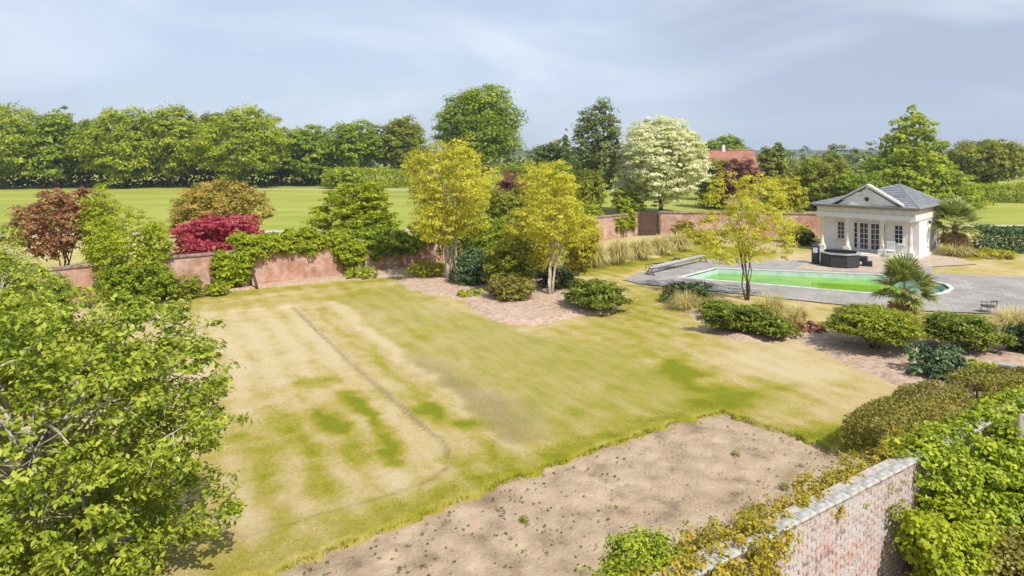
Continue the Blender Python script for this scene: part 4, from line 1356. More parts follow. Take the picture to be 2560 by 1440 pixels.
def tree(name, label, px, D, top, wpx, pal, group=None, bottom=0.18, shape='round', k=12, leaf=None, cover=6.0, cap=16000, bark=BARK, stems=1, base_r=None,
         limbs=10, twigs=0, style='leaf', flat=0.65, cat='tree', wr=0.62, cr=None, depth=None, under=0.4, trunk_top=None, shell=0.35, lobes=None, fill=0.12):
    SEED[0] += 1
    rng = np.random.default_rng(SEED[0])
    x = PX(px, D)
    h = PZ(top, D)
    w = wpx / F * D
    leaf = leaf or max(0.07, D * 0.0033)
    root = empty(name, (x, D, 0))
    tag(root, label, cat, group)
    lob = lobes or crown_lobes(rng, w, h * bottom, h, k, shape, depth)
    br = branches(rng, lob, h * bottom, base_r or 0.022 * h, stems, limbs=limbs, twigs=twigs, top=trunk_top * h if trunk_top else None)
    br.build('trunk' if cat == 'tree' else 'stem', bark, root)
    foliage('crown' if cat == 'tree' else 'foliage', rng, lob, nleaf(w, h * (1 - bottom), leaf, wr, cover, cap), leaf, L[pal], root,
            cr or 0.048 * (w + h), flat, wr, style, zmin=min(0.05, h * 0.1), depth=shell, under=under, fill=fill)
    return root


def shrub(name, label, px, D, top, wpx, pal, group=None, style='leaf', k=8, leaf=None, cover=6.0, cap=11000, flat=0.7, wr=0.6, cat='shrub', base=0.0, depth=None, cr=None, rise=0.0, tiers=0, shell=0.3, fill=0.1):
    """foliage down to the ground; base lifts its foot (a mound, a wall)"""
    SEED[0] += 1
    rng = np.random.default_rng(SEED[0])
    x, h, w = PX(px, D), PZ(top, D) - base, wpx / F * D
    h = max(h, 0.15)
    leaf = leaf or max(0.055, D * 0.0030)
    root = empty(name, (x, D, base))
    tag(root, label, cat, group)
    rx, ry = w / 2, (depth or w) / 2
    lob = [(0, 0, h * (0.42 + rise), rx * 0.74, ry * 0.74, h * 0.52)]
    for i in range(k):
        a = i * 2.39996 + rng.uniform(-0.3, 0.3)
        f = rng.uniform(0.45, 0.66)
        s = rng.uniform(0.34, 0.48)
        z_ = h * rng.uniform(0.28 + rise, 0.62)
        lob.append((rx * f * math.cos(a), ry * f * math.sin(a), z_, rx * s, ry * s, min(h * 0.42, h - z_) * rng.uniform(0.85, 1.05)))
    if tiers:                                  # flat fans one above the other
        lob = [(0, 0, h * (0.45 + rise * 0.5), rx * 0.66, ry * 0.66, h * 0.34)]
        for i in range(tiers):
            t = (i + 0.5) / tiers
            a = i * 2.39996
            ra = math.sqrt(1 - t * 0.8) * rng.uniform(0.45, 0.8)
            lob.append((rx * ra * math.cos(a), ry * ra * math.sin(a), h * (0.25 + rise + (0.66 - rise) * t), rx * rng.uniform(0.24, 0.36), ry * rng.uniform(0.24, 0.36), h * rng.uniform(0.09, 0.14)))
    st_ = MB()
    for i in range(5):
        l_ = lob[rng.integers(len(lob))]
        st_.tube([(rng.normal() * 0.05, rng.normal() * 0.05, -0.05), (l_[0] * 0.4, l_[1] * 0.4, h * 0.3), (l_[0], l_[1], l_[2])], [0.02 * h + 0.012, 0.014 * h + 0.01, 0.008], 5)
    st_.build('stem', BARK, root)
    foliage('foliage', rng, lob, nleaf(w, h, leaf, wr, cover, cap), leaf, L[pal], root, cr or 0.10 * (w + h) / 1.6, flat, wr, style, zmin=0.0, depth=shell, under=0.55, fill=fill)
    return root


def hedge(name, label, pts, width, h, pal, group=None, leaf=0.3, n=9000, bump=0.25, base=0.0, cat='hedge'):
    """clipped or rough hedge along a line of ground points"""
    SEED[0] += 1
    rng = np.random.default_rng(SEED[0])
    o0 = pts[0]
    root = empty(name, (o0[0], o0[1], base))
    tag(root, label, cat, group)
    P_ = np.array(pts, float)
    seg = np.linalg.norm(np.diff(P_, axis=0), axis=1)
    cum = np.concatenate([[0], np.cumsum(seg)])
    s = rng.random(n) * cum[-1]
    i = np.clip(np.searchsorted(cum, s) - 1, 0, len(seg) - 1)
    t = (s - cum[i]) / seg[i]
    c = P_[i] + (P_[i + 1] - P_[i]) * t[:, None]
    d = (P_[i + 1] - P_[i]) / seg[i][:, None]
    nr = np.stack([-d[:, 1], d[:, 0]], 1)
    hh = h * (1 + bump * (fbm(s, s * 0 + SEED[0] * 3.1, 2.2 * h, SEED[0] % 50) - 0.5) * 2)
    th = rng.uniform(0, math.pi, n)                       # round the section: side, top, side
    ex = np.sign(np.cos(th)) * np.abs(np.cos(th)) ** 0.5
    ez = np.sin(th) ** 0.5
    rr = 1 - 0.22 * rng.random(n) ** 1.5 + 0.12 * (vnoise(s, th * h, 0.7 * h, 5) - 0.5)
    off = ex * width / 2 * rr
    z_ = hh * (0.02 + 0.98 * ez * rr * rng.uniform(0.0, 1.0, n) ** np.where(np.abs(ex) > 0.85, 0.9, 0.12))
    pt = np.stack([c[:, 0] - o0[0] + nr[:, 0] * off, c[:, 1] - o0[1] + nr[:, 1] * off, z_], 1)
    out = np.stack([nr[:, 0] * ex, nr[:, 1] * ex, ez * 0.8], 1)
    rnd = 0.5 + 0.22 * (fbm(s * 1.0, z_ * 2 + off, 0.9 * h, 9) - 0.5) * 2 + 0.16 * rng.normal(size=n)
    leaf_object('foliage', pt, out * 0.6 + np.array([0, 0, 0.4]) + 0.6 * rng.normal(size=(n, 3)), rng.normal(size=(n, 3)) + out * 0.4, leaf * rng.uniform(0.65, 1.3, n), 0.62, rnd, L[pal], root)
    for k in range(max(3, int(cum[-1] / max(1.0, h)))):
        sk = (k + 0.5) / max(3, int(cum[-1] / max(1.0, h))) * cum[-1]
        j = min(int(np.searchsorted(cum, sk)) - 1, len(seg) - 1)
        q_ = P_[j] + (P_[j + 1] - P_[j]) * (sk - cum[j]) / seg[j] - P_[0]
        MB().tube([(q_[0], q_[1], -0.06), (q_[0] + 0.04, q_[1], h * 0.4), (q_[0] - 0.05, q_[1] + 0.05, h * 0.75)], [0.03 * h + 0.01, 0.02 * h + 0.008, 0.006], 5).build('stem', BARK, root)
    return root


def blades(rng, n, r0, h, spread, width, curl=0.6):
    """arching grass blades from a tussock: four cross-sections each"""
    a = rng.uniform(0, 6.283, n)
    b = a + rng.normal(size=n) * 0.5
    rr = r0 * np.sqrt(rng.random(n))
    ln = h * rng.uniform(0.6, 1.1, n)
    sp = spread * rng.uniform(0.3, 1.0, n)
    base = np.stack([rr * np.cos(a), rr * np.sin(a), np.zeros(n)], 1)
    out = np.stack([np.cos(b), np.sin(b), np.zeros(n)], 1)
    side = np.stack([-np.sin(b), np.cos(b), np.zeros(n)], 1)
    co = np.empty((n, 4, 2, 3), np.float32)
    for k, t in enumerate((0, 0.4, 0.75, 1.0)):
        z_ = ln * (t * 1.9 - curl * 1.75 * t * t * (0.3 + 0.7 * sp / max(spread, 1e-6)))
        p = base + out * (sp * t ** 1.6)[:, None]
        p[:, 2] = np.maximum(z_, 0.0)
        w_ = width * (1 - 0.85 * t)
        co[:, k, 0] = p - side * w_ / 2
        co[:, k, 1] = p + side * w_ / 2
    bi = np.arange(n)[:, None] * 8
    qs = np.concatenate([bi + np.array([[2 * k, 2 * k + 1, 2 * k + 3, 2 * k + 2]]) for k in range(3)], 1).reshape(-1, 4)
    return co.reshape(-1, 3), qs


def grass_clump(label, px, D, top, wpx, pal='straw', group='ornamental grass clumps', n=420, base=0.0, width=None):
    SEED[0] += 1
    rng = np.random.default_rng(SEED[0])
    h, w = PZ(top, D) - base, wpx / F * D
    co, qs = blades(rng, n, w * 0.2, h * 1.25, w * 0.6, width or max(0.016, D * 0.0012), 1.0)
    rnd = np.repeat(np.clip(0.5 + 0.25 * rng.normal(size=n), 0, 1), 3)
    me = mesh_np('ornamental_grass', co, qs, L[pal], {'rnd': ('FACE', rnd)}, quads=True)
    o = link('ornamental_grass', me, None, (PX(px, D), D, base - 0.03))
    return tag(o, label, 'grass', group, 'thing')


# fan palm: a frond is a stalk with a half-round of pointed blades
def frond_mesh(pal, seed, dead=False):
    rng = np.random.default_rng(seed)
    v, f, rn = [], [], []
    st_l = 0.62
    v += [(0, -0.012, 0), (0, 0.012, 0), (st_l, 0.009, 0.05), (st_l, -0.009, 0.05)]
    f.append((0, 1, 2, 3)); rn.append(0.6)
    K = 26
    for i in range(K):
        a = R(-118 + 236 * i / (K - 1)) + rng.normal() * 0.03
        ln = 0.62 * (0.72 + 0.28 * math.cos(a * 0.75)) * rng.uniform(0.9, 1.08)
        dv = Vector((math.cos(a), math.sin(a), 0.10 + rng.normal() * 0.06))
        sdv = Vector((-math.sin(a), math.cos(a), 0))
        o_ = Vector((st_l, 0, 0.05))
        m_, t_ = o_ + dv * ln * 0.55, o_ + dv * ln + Vector((0, 0, -(0.30 if dead else 0.13) * ln))
        b = len(v)
        wv = 0.030
        up_ = Vector((0, 0, 0.012))
        v += [tuple(o_ - sdv * 0.006), tuple(o_ + sdv * 0.006), tuple(m_ + sdv * wv), tuple(m_ - sdv * wv), tuple(t_)]
        f += [(b, b + 1, b + 2, b + 3), (b + 3, b + 2, b + 4)]
        r_ = 0.5 + rng.normal() * 0.2
        rn += [r_, r_]
    me = bpy.data.meshes.new('frond')
    me.from_pydata(v, [], f)
    me.materials.append(L[pal])
    at = me.attributes.new('rnd', 'FLOAT', 'FACE'); at.data.foreach_set('value', np.clip(np.array(rn, dtype=np.float32), 0, 1))
    return me


FROND = [frond_mesh('palm', s) for s in (1, 2, 3)]
FROND_D = [frond_mesh('palm_dead', s, True) for s in (4, 5)]


def palm(label, px, D, crown_y, base_z, size, nf=34, dead=12, trunk_r=0.13):
    SEED[0] += 1
    rng = np.random.default_rng(SEED[0])
    x, h = PX(px, D), PZ(crown_y, D)
    root = empty('fan_palm', (x, D, base_z))
    tag(root, label, 'palm', 'fan palms')
    h -= base_z
    mb = MB()
    K = 9
    mb.tube([(rng.normal() * 0.015, rng.normal() * 0.015, -0.1 + (h + 0.1) * i / (K - 1)) for i in range(K)], [trunk_r * (1.25 - 0.35 * i / (K - 1)) * rng.uniform(0.9, 1.12) for i in range(K)], 10)
    for k in range(46):                                           # shaggy leaf bases
        a, z_ = rng.uniform(0, 6.283), h * rng.uniform(0.05, 1.0)
        d_ = Vector((math.cos(a), math.sin(a), 0))
        mb.tube([d_ * trunk_r * 0.8 + Vector((0, 0, z_)), d_ * trunk_r * 1.5 + Vector((0, 0, z_ + 0.13))], [0.03, 0.012], 4)
    mb.build('trunk', PALM_BARK, root)
    for k in range(nf):
        t = (k + 0.5) / nf
        el = R(88 - 118 * t + rng.normal() * 7)
        az = k * 2.39996 + rng.normal() * 0.15
        s = size * rng.uniform(0.85, 1.1)
        o = link('frond', FROND[k % 3], root, (0, 0, h - 0.02), (rng.normal() * 0.35, -el, az))
        o.scale = (s, s, s)
    for k in range(dead):
        az = k * 2.39996 + 0.8
        o = link('dead_frond', FROND_D[k % 2], root, (0, 0, h - 0.08 - 0.05 * (k % 4)), (rng.normal() * 0.3, R(rng.uniform(48, 74)), az))
        s = size * rng.uniform(0.75, 0.95)
        o.scale = (s, s, s)
    return root


# ------------------------------------------------------------------ far trees and hedges
TL = 'trees along the far edge of the park'
tree('broadleaf_tree', 'big round green park tree at the left edge of the photo', 5, 148, 264, 250, 'tree', TL, -0.06, k=16)
tree('broadleaf_tree', 'darker green park tree just right of the leftmost tree, a dark spire behind it', 138, 152, 280, 165, 'tree_deep', TL, -0.04)
tree('broadleaf_tree', 'yellowish green broad park tree, second large crown from the left', 312, 152, 268, 220, 'tree', TL, -0.02, k=16)
tree('broadleaf_tree', 'green park tree in the middle of the big left row', 425, 155, 261, 190, 'tree', TL, -0.02, k=15)
tree('broadleaf_tree', 'tall round green park tree at the right end of the big left row', 600, 152, 262, 235, 'tree', TL, -0.02, k=16)
tree('broadleaf_tree', 'smaller round deep green tree right after the big left row', 765, 164, 309, 175, 'tree_deep', TL, -0.05)
tree('broadleaf_tree', 'round green tree with a pale bare trunk showing, left of the golden tree', 882, 163, 297, 160, 'tree_deep', TL, 0.16, bark=BARK_PALE, base_r=0.42, cover=4.9, trunk_top=0.62)
tree('broadleaf_tree', 'dark olive round tree peeping out behind the tall golden tree', 1005, 168, 287, 150, 'tree_olive', TL, 0.02, cover=5.2)
tree('broadleaf_tree', 'tallest green tree, rising above the golden tree at the centre', 1203, 132, 215, 218, 'tree_deep', TL, 0.16, k=16, cap=20000, flat=0.6)
tree('conifer', 'small dark conifer spire behind the leftmost park trees', 160, 178, 260, 34, 'grey_green', TL, 0.05, shape='cone', k=10)
tree('conifer', 'thin dark spire between the tallest tree and the white blossom tree', 1415, 128, 318, 36, 'grey_green', TL, 0.05, shape='cone', k=10)
tree('broadleaf_tree', 'dull green tree filling the gap behind the second and third large crowns', 520, 176, 283, 110, 'tree_olive', TL, 0.1)
tree('broadleaf_tree', 'hazy dark tree in the gap between the first and second large crowns', 222, 176, 300, 90, 'grey_green', TL, 0.1)
tree('broadleaf_tree', 'low dark tree left of the upright grey-green tree', 1385, 134, 350, 110, 'grey_green', TL, 0.05)
tree('broadleaf_tree', 'dark round tree behind the red tiled roof', 1808, 150, 341, 140, 'tree_deep', TL, 0.1)
tree('broadleaf_tree', 'olive bushy tree right beside the red tiled roof', 1930, 116, 362, 80, 'tree_olive', TL, 0.05)
tree('broadleaf_tree', 'low rounded tree before the hazy hills, left of the tall conical tree', 2068, 126, 379, 110, 'tree_olive', TL, 0.05)
tree('broadleaf_tree', 'wide rounded olive tree at the right edge, behind the clipped hedge', 2468, 118, 345, 190, 'tree_olive', TL, 0.12, k=13)
tree('conical_tree', 'tall conical bright green tree behind the pool house', 2278, 98, 262, 300, 'tree', None, -0.03, shape='cone', k=28, cap=30000, cover=11.0, flat=0.6, cr=0.7)
tree('upright_tree', 'sparse upright grey-green tree left of the white blossom tree', 1498, 92, 262, 150, 'grey_green', None, 0.05, shape='upright', k=18, cover=3.6, limbs=18, twigs=2, trunk_top=0.75, fill=0.05)
tree('blossom_tree', 'round tree covered in cream white blossom behind the gate', 1652, 86, 294, 232, 'white', None, -0.02, k=20, cover=14.0, cap=34000, flat=0.45, cr=0.75, leaf=0.25, fill=0.2)
shrub('leafy_bush', 'green bush at the left foot of the white blossom tree', 1570, 84, 470, 90, 'tree', 'bushes beyond the wall')
tree('smoke_bush', 'purple brown bush in front of the red tiled roof', 1852, 92, 398, 118, 'purple', None, 0.1, cat='shrub')
shrub('leafy_bush', 'dull green bush between the blossom tree and the purple bush', 1783, 96, 390, 100, 'tree_olive', 'bushes beyond the wall')
shrub('leafy_bush', 'large olive bush left of the conical tree', 2040, 92, 402, 150, 'tree_olive', 'bushes beyond the wall', cap=12000)
shrub('leafy_bush', 'deep green bush at the left foot of the conical tree', 2150, 88, 425, 110, 'tree_deep', 'bushes beyond the wall')
shrub('leafy_bush', 'yellow-green bush above the wall left of the pool house', 1960, 82, 440, 110, 'gold_green', 'bushes beyond the wall')
shrub('leafy_bush', 'reddish brown bush between the two golden trees', 1290, 74, 428, 90, 'purple', 'bushes beyond the wall')
shrub('leafy_bush', 'mid green bush behind the gap right of the tall golden tree', 1262, 70, 470, 120, 'tree_olive', 'bushes beyond the wall')
shrub('leafy_bush', 'olive bush beneath the upright grey-green tree', 1470, 80, 420, 100, 'tree_olive', 'bushes beyond the wall')
shrub('leafy_bush', 'pale green bush above the brick wall left of the gate', 1440, 68, 505, 130, 'lime', 'bushes beyond the wall')
tree('broadleaf_tree', 'deep green crown filling the gap before the smaller round trees', 690, 172, 325, 110, 'tree_deep', TL, -0.05)
shrub('leafy_bush', 'rounded green bush at the left end of the clipped hedge', 858, 150, 418, 105, 'tree', 'bushes beyond the wall')
hedge('hedge', 'dark understorey hedge below the row of park trees on the left', [(-130, 156), (-95, 156.5), (-40, 166)], 3, 4.2, 'dark', 'far hedges', 0.8, 9000)
hedge('hedge', 'clipped mid green hedge left of the tall golden tree', [PX(815, 158), 158] and [(PX(815, 158), 158), (PX(905, 156), 156), (PX(1015, 154), 154)], 5, 4.6, 'tree', 'far hedges', 0.42, 6000, 0.15)
hedge('hedge', 'green hedge climbing behind the centre trees', [(PX(1250, 120), 120), (PX(1340, 116), 116), (PX(1460, 108), 108)], 5, 6.0, 'tree_deep', 'far hedges', 0.36, 7000, 0.3)
hedge('hedge', 'clipped bright green hedge at the right behind the pool house', [(PX(2380, 108), 108), (PX(2480, 107), 107), (PX(2640, 106), 106)], 3.5, 3.2, 'tree', 'far hedges', 0.3, 7000, 0.15)
hedge('hedge', 'rough olive hedge left of the pool house roof', [(PX(1985, 100), 100), (PX(2170, 98), 98)], 4, 4.0, 'tree_olive', 'far hedges', 0.3, 6000, 0.25)
hedge('hedge', 'low distant hedge line before the hazy hills', [(PX(1700, 210), 210), (PX(2100, 205), 205), (PX(2620, 200), 200)], 6, 6.0, 'grey_green', 'far hedges', 0.6, 7000, 0.5)
hedge('hedge', 'dark green hedge beside the path right of the palm', [(PX(2438, 53), 53), (PX(2520, 52.5), 52.5), (PX(2620, 52), 52)], 2.2, 2.1, 'blue_dark', 'far hedges', 0.17, 7000, 0.2)

fw = np.random.default_rng(55)
lob = [(x_, fw.uniform(-8, 8), 3.5, fw.uniform(6, 10), 6, fw.uniform(4.5, 8.5)) for x_ in np.arange(-220, 150, 7.5)]
wood = foliage('far_wood', fw, lob, 22000, 0.95, L['grey_green'], None, 2.0, 0.7, 0.7, fill=0.15)
wood.location = (0, 262, 0)
tag(wood, 'far-off belt of woodland behind the park trees', 'wood', kind='stuff')

# ------------------------------------------------------------------ shrubs behind and on the brick wall
tree('bronze_shrub', 'bronze brown leaved shrub behind the left end of the brick wall', 165, 40, 448, 290, 'brown', None, 0.08, cat='shrub', shape='loose', stems=5, base_r=0.08, k=24, cover=4.0, limbs=28, twigs=2, cr=0.36, fill=0.04)
tree('orange_maple', 'orange and olive leaved maple behind the crimson shrub', 552, 48, 452, 240, 'orange', None, 0.12, cat='shrub', stems=4, base_r=0.1, k=16, cover=5.0, limbs=16, cr=0.42, fill=0.08)
tree('crimson_maple', 'low spreading crimson maple just behind the brick wall', 545, 44, 526, 300, 'crimson', None, 0.02, cat='shrub', shape='loose', stems=4, base_r=0.08, k=26, cover=6.0, style='spray', flat=0.4, limbs=14, cr=0.36, fill=0.12)
rngt = np.random.default_rng(5)
tier = []
Dt = 50.0
for j in range(46):
    t = (j + 0.5) / 46
    yy = 452 + 150 * t ** 0.8
    half = (72 + 62 * min(1, t * 2.4)) / F * Dt
    a = j * 2.39996
    ra = math.sqrt(rngt.uniform(0.1, 1.0)) * 0.72
    cxw = PX(890, Dt) - PX(885, Dt)
    tier.append((cxw + half * ra * math.cos(a), half * ra * math.sin(a), PZ(yy, Dt) - 0.2, rngt.uniform(0.8, 1.3), rngt.uniform(0.8, 1.3), rngt.uniform(0.26, 0.42)))
tree('layered_tree', 'bright green tree with flat tiers of foliage behind the brick wall', 885, Dt, 440, 255, 'lime', None, 0.15, lobes=tier, style='spray', flat=0.3, cover=8.0, cap=22000, cr=0.42, base_r=0.14, limbs=18, wr=0.6, leaf=0.16, under=0.2)


def wall_y(px):
    """depth of the long wall at photo column px"""
    m = (px - CX) / F
    d = (WALL_A1[0] - WALL_A0[0], WALL_A1[1] - WALL_A0[1])
    t = (m * WALL_A0[1] - WALL_A0[0]) / (d[0] - m * d[1])
    return WALL_A0[1] + t * d[1]


def wall_climber(label, px0, px1, z0, z1, pal, n, leaf=0.14, thick=0.5, seed=1, over=0.5, drop=0.3):
    """creeper draped over the top of the long wall between two photo columns"""
    rng = np.random.default_rng(seed)
    y0, y1 = wall_y(px0), wall_y(px1)
    p0, p1 = Vector((PX(px0, y0), y0, 0)), Vector((PX(px1, y1), y1, 0))
    root = empty('wall_creeper', (p0.x, p0.y, 0))
    tag(root, label, 'climber', 'climbers on the long brick wall')
    d = p1 - p0
    nr = Vector((d.y, -d.x, 0)).normalized()                         # towards the lawn
    lob = []
    K = max(4, int(d.length / 0.55))
    for i in range(K):
        t = (i + 0.5) / K
        zt = z1 * (0.85 + 0.25 * rng.random())
        zb = z0 + (z1 - z0) * drop * rng.random()
        c = d * t + nr * rng.uniform(0.05, 0.3)
        lob.append((c.x, c.y, (zt + zb) / 2, 0.5, thick * rng.uniform(0.7, 1.2), (zt - zb) / 2))
        if rng.random() < over:
            c = d * t - nr * 0.15
            lob.append((c.x, c.y, z1 * rng.uniform(0.92, 1.04), 0.6, 0.5, 0.35))
    for i in range(3 if z0 < 0.3 else 0):
        c = d * rng.random() + nr * 0.22
        MB().tube([(c.x, c.y, -0.02), (c.x + 0.1, c.y + 0.1, z1 * 0.5), (c.x - 0.1, c.y, z1 * 0.95)], [0.03, 0.02, 0.01], 5).build('stem', BARK, root)
    foliage('foliage', rng, lob, n, leaf, L[pal], root, 0.26, 0.8, 0.7, 'droop', zmin=0.03, under=0.7)
    return root


wall_climber('long green creeper mat draped over the wall top behind the crimson maple', 590, 850, 1.35, 2.55, 'lime', 15000, seed=11, drop=0.5, thick=0.45)
wall_climber('dark glossy creeper covering the wall beside the tall golden tree', 905, 1075, 0.5, 2.35, 'tree_deep', 12000, seed=12, drop=0.5)
wall_climber('bushy climber growing up the brick wall right below the layered tree', 838, 905, 0.05, 2.3, 'tree', 7000, seed=13, thick=0.6)
wall_climber('narrow upright climber against the wall, beside a leaning brown prop', 545, 612, 0.05, 2.0, 'tree', 7000, seed=14, thick=0.6, over=0.2)
wall_climber('orange tinted creeper patch on the wall right of the bushy climber', 925, 965, 0.9, 1.9, 'creeper', 1800, seed=15, thick=0.3, over=0.0)
wall_climber('small green climber on the wall left of the timber gate', 1535, 1580, 0.1, 2.2, 'tree', 4000, seed=16, thick=0.6)
wall_climber('dense creeper hiding the wall behind the two golden trees', 1085, 1480, 0.1, 2.3, 'tree_olive', 14000, seed=17, thick=0.6, leaf=0.17)
yl = wall_y(628) - 0.9
prop = MB(); prop.tube([(PX(618, yl), yl + 0.55, 1.25), (PX(645, yl), yl - 0.1, 0.0)], 0.07, 6); prop.tube([(PX(618, yl), yl + 0.55, 0), (PX(618, yl), yl + 0.55, 1.4)], 0.06, 6)
tag(prop.build('timber_prop', TIMBER), 'brown timber prop leaning against a post by the wall climber', 'prop')

shrub('yellow_shrub', 'tall yellow-green shrub in front of the wall below the bronze shrub', 318, 35.0, 545, 215, 'lime', None, k=12, cover=5.2, cap=13000, cr=0.34, rise=0.18, leaf=0.11)
shrub('yellow_shrub', 'pale yellow spray of leaves between the bronze shrub and the lawn', 250, 38.6, 490, 105, 'lime', None, k=8, cover=3.2, cap=8000, cr=0.35, rise=0.2)
shrub('dark_shrub', 'dark green shrub at the foot of the wall under the yellow-green shrub', 330, 33.6, 655, 190, 'tree_deep', None, k=9, cover=5.5, cap=9000, cr=0.26)
shrub('low_shrub', 'low mixed green shrub spreading along the wall foot towards the climber', 455, 35.5, 690, 110, 'tree_olive', None, k=7, cover=4.3)
shrub('ground_cover', 'small bright green ground cover by the wall climber', 540, 36.3, 702, 80, 'lime', None, k=6, cover=4.3, cap=3500)
shrub('low_shrub', 'lime green low shrub at the wall foot below the bushy climber', 905, 41.5, 668, 90, 'lime', None, k=7, cover=4.3)

# ------------------------------------------------------------------ island bed
tree('golden_tree', 'tall golden yellow multi-stemmed tree with red-brown foot in the island bed', 1125, 40.6, 314, 285, 'gold', 'golden trees', 0.06, k=24, shape='loose', cover=3.9, cap=22000, stems=6, base_r=0.12, bark=BARK_PALE, limbs=26, twigs=2, leaf=0.125, cr=0.4, wr=0.5, trunk_top=0.66, fill=0.1)
tree('golden_tree', 'golden tree with pale white forked stems in the island bed', 1375, 36.0, 378, 262, 'gold', 'golden trees', 0.16, k=22, shape='loose', cover=3.2, cap=17000, stems=4, base_r=0.10, bark=BARK_PALE, limbs=22, twigs=3, leaf=0.115, cr=0.36, wr=0.5, trunk_top=0.66, fill=0.04)
tree('golden_tree', 'open golden tree with thin dark stems beside the pool', 1868, 35.0, 402, 285, 'gold', 'golden trees', 0.10, k=24, shape='loose', cover=2.5, cap=15000, stems=6, base_r=0.06, bark=BARK, limbs=30, twigs=3, leaf=0.11, cr=0.36, wr=0.5, trunk_top=0.66, fill=0.0)
SB = 'shrubs in the island bed'
mb = MB(); mb.tube([(0, 0, -0.1), (0.02, 0, 0.35), (-0.02, 0.03, 0.8)], [0.2, 0.16, 0.13], 9)
tag(mb.build('tree_stump', BARK_RED, None, (PX(1128, 39.6), 39.6, 0.05)), 'red-brown stump at the foot of the tall golden tree', 'stump')
shrub('evergreen_shrub', 'dark bluish evergreen shrub right of the tall golden tree trunk', 1185, 39.0, 615, 95, 'blue_dark', SB, k=8, cover=5.8)
shrub('evergreen_shrub', 'olive green bushy shrub between the two golden trees', 1275, 36.8, 590, 120, 'tree_olive', SB, k=10, cover=4.9, rise=0.05)
shrub('evergreen_shrub', 'low brownish green shrub on the mulch left of the white stems', 1278, 34.8, 690, 125, 'hedge_brown', SB, k=8, cover=4.9)
shrub('evergreen_shrub', 'round dark green clipped shrub behind the white stems', 1395, 38.0, 668, 115, 'dark', SB, k=7, cover=6.5)
shrub('juniper', 'low spreading juniper at the right tip of the island bed', 1488, 32.8, 700, 190, 'juniper', SB, style='spray', tiers=18, cover=6.7, flat=0.4, wr=0.4, cap=11000, leaf=0.14)
shrub('ground_cover', 'bright green cushion of ground cover at the front of the island bed', 1180, 35.9, 724, 85, 'lime', SB, k=6, cover=5.1, cap=3500)
shrub('low_shrub', 'low yellow-green shrub at the left tip of the island bed', 1065, 41.5, 655, 105, 'gold_green', SB, k=7, cover=4.6)
shrub('evergreen_shrub', 'mid green shrub in the shade behind the second golden tree', 1320, 41.5, 560, 150, 'gold_green', SB, k=9, cover=4.3)
shrub('evergreen_shrub', 'golden green shrub right of the second golden tree by the grasses', 1452, 43.0, 525, 95, 'gold_green', SB, k=8, cover=4.1)
shrub('evergreen_shrub', 'deep green shrub behind the tall golden tree', 1225, 45.0, 540, 110, 'tree_deep', SB, k=8, cover=4.6)

GC = 'straw grass clumps beside the wall'
for k, (px_, by, top_, w_) in enumerate(((1436, 670, 632, 60), (1488, 668, 612, 75), (1545, 660, 606, 80), (1600, 648, 600, 80), (1650, 637, 594, 75), (1696, 626, 588, 70))):
    lab = ('pale straw grass clump at the left end of the row by the wall', 'straw grass clump, second from the left in the row by the wall', 'fountain shaped straw grass clump, third in the row by the wall',
           'straw grass clump, fourth in the row by the wall', 'straw grass clump, fifth in the row, before the gate', 'straw grass clump at the right end of the row by the gate',
           'straw grass clump behind the front row, near the brick wall')[k]
    grass_clump(lab, px_, 12802.5 / (by - 385), top_ + 1, w_ * 0.95, 'straw', GC, 900)

# ------------------------------------------------------------------ bed beside the pool
RB = 'shrubs in the bed beside the pool'
shrub('clipped_shrub', 'dark green clipped shrub at the left end of the pool bed', 1716, 34.4, 706, 118, 'dark', RB, k=7, cover=7.2, cap=8000)
grass_clump('tan grass tussock in front of the dark clipped shrub', 1714, 32.9, 733, 92, 'straw', None, 700, width=0.022)
shrub('juniper', 'long low juniper mat edging the lawn', 1848, 28.6, 764, 235, 'juniper', RB, style='spray', tiers=24, cover=7.2, flat=0.4, wr=0.4, cap=14000, depth=2.0, leaf=0.12)
shrub('juniper', 'low juniper at the start of the pool bed under the thin stems', 1800, 31.5, 752, 120, 'juniper', RB, style='spray', tiers=16, cover=6.7, flat=0.4, wr=0.4, leaf=0.12)
shrub('juniper', 'dark front end of the juniper mat beside the lawn curve', 1930, 27.9, 790, 150, 'juniper', RB, style='spray', tiers=16, cover=7.2, flat=0.4, wr=0.4, leaf=0.12)
grass_clump('wispy straw grass rising behind the juniper mat', 1925, 31.0, 740, 110, 'straw', None, 600)
grass_clump('second wispy straw grass right behind the juniper mat', 1990, 30.4, 765, 90, 'straw', None, 400)
shrub('low_shrub', 'small reddish brown shrub between two junipers', 2022, 28.6, 806, 85, 'brown', RB, k=7, cover=4.9)
shrub('juniper', 'large golden green table shaped juniper below the fan palm', 2188, 26.0, 775, 262, 'juniper_gold', RB, style='spray', tiers=28, cover=8.0, flat=0.3, wr=0.4, cap=16000, leaf=0.12, rise=0.22)
shrub('juniper', 'olive spreading juniper right of the table shaped juniper', 2405, 25.8, 788, 228, 'juniper', RB, style='spray', tiers=24, cover=7.2, flat=0.35, wr=0.4, cap=13000, leaf=0.12, rise=0.1)
shrub('leafy_shrub', 'dark glossy leaved shrub in front of the olive juniper', 2342, 22.9, 862, 155, 'blue_dark', RB, k=9, cover=6.4, cap=9000, leaf=0.12, wr=0.5)
shrub('low_shrub', 'bright lime shrub right of the glossy dark shrub', 2440, 22.6, 900, 95, 'lime', RB, k=7, cover=4.9, leaf=0.08)
shrub('evergreen_shrub', 'dark shrub at the right edge beyond the low retaining wall', 2552, 25.5, 805, 80, 'dark', RB, k=7, cover=6.1)
grass_clump('tall straw grass at the right edge behind the junipers', 2535, 28.6, 772, 120, 'straw', None, 700)
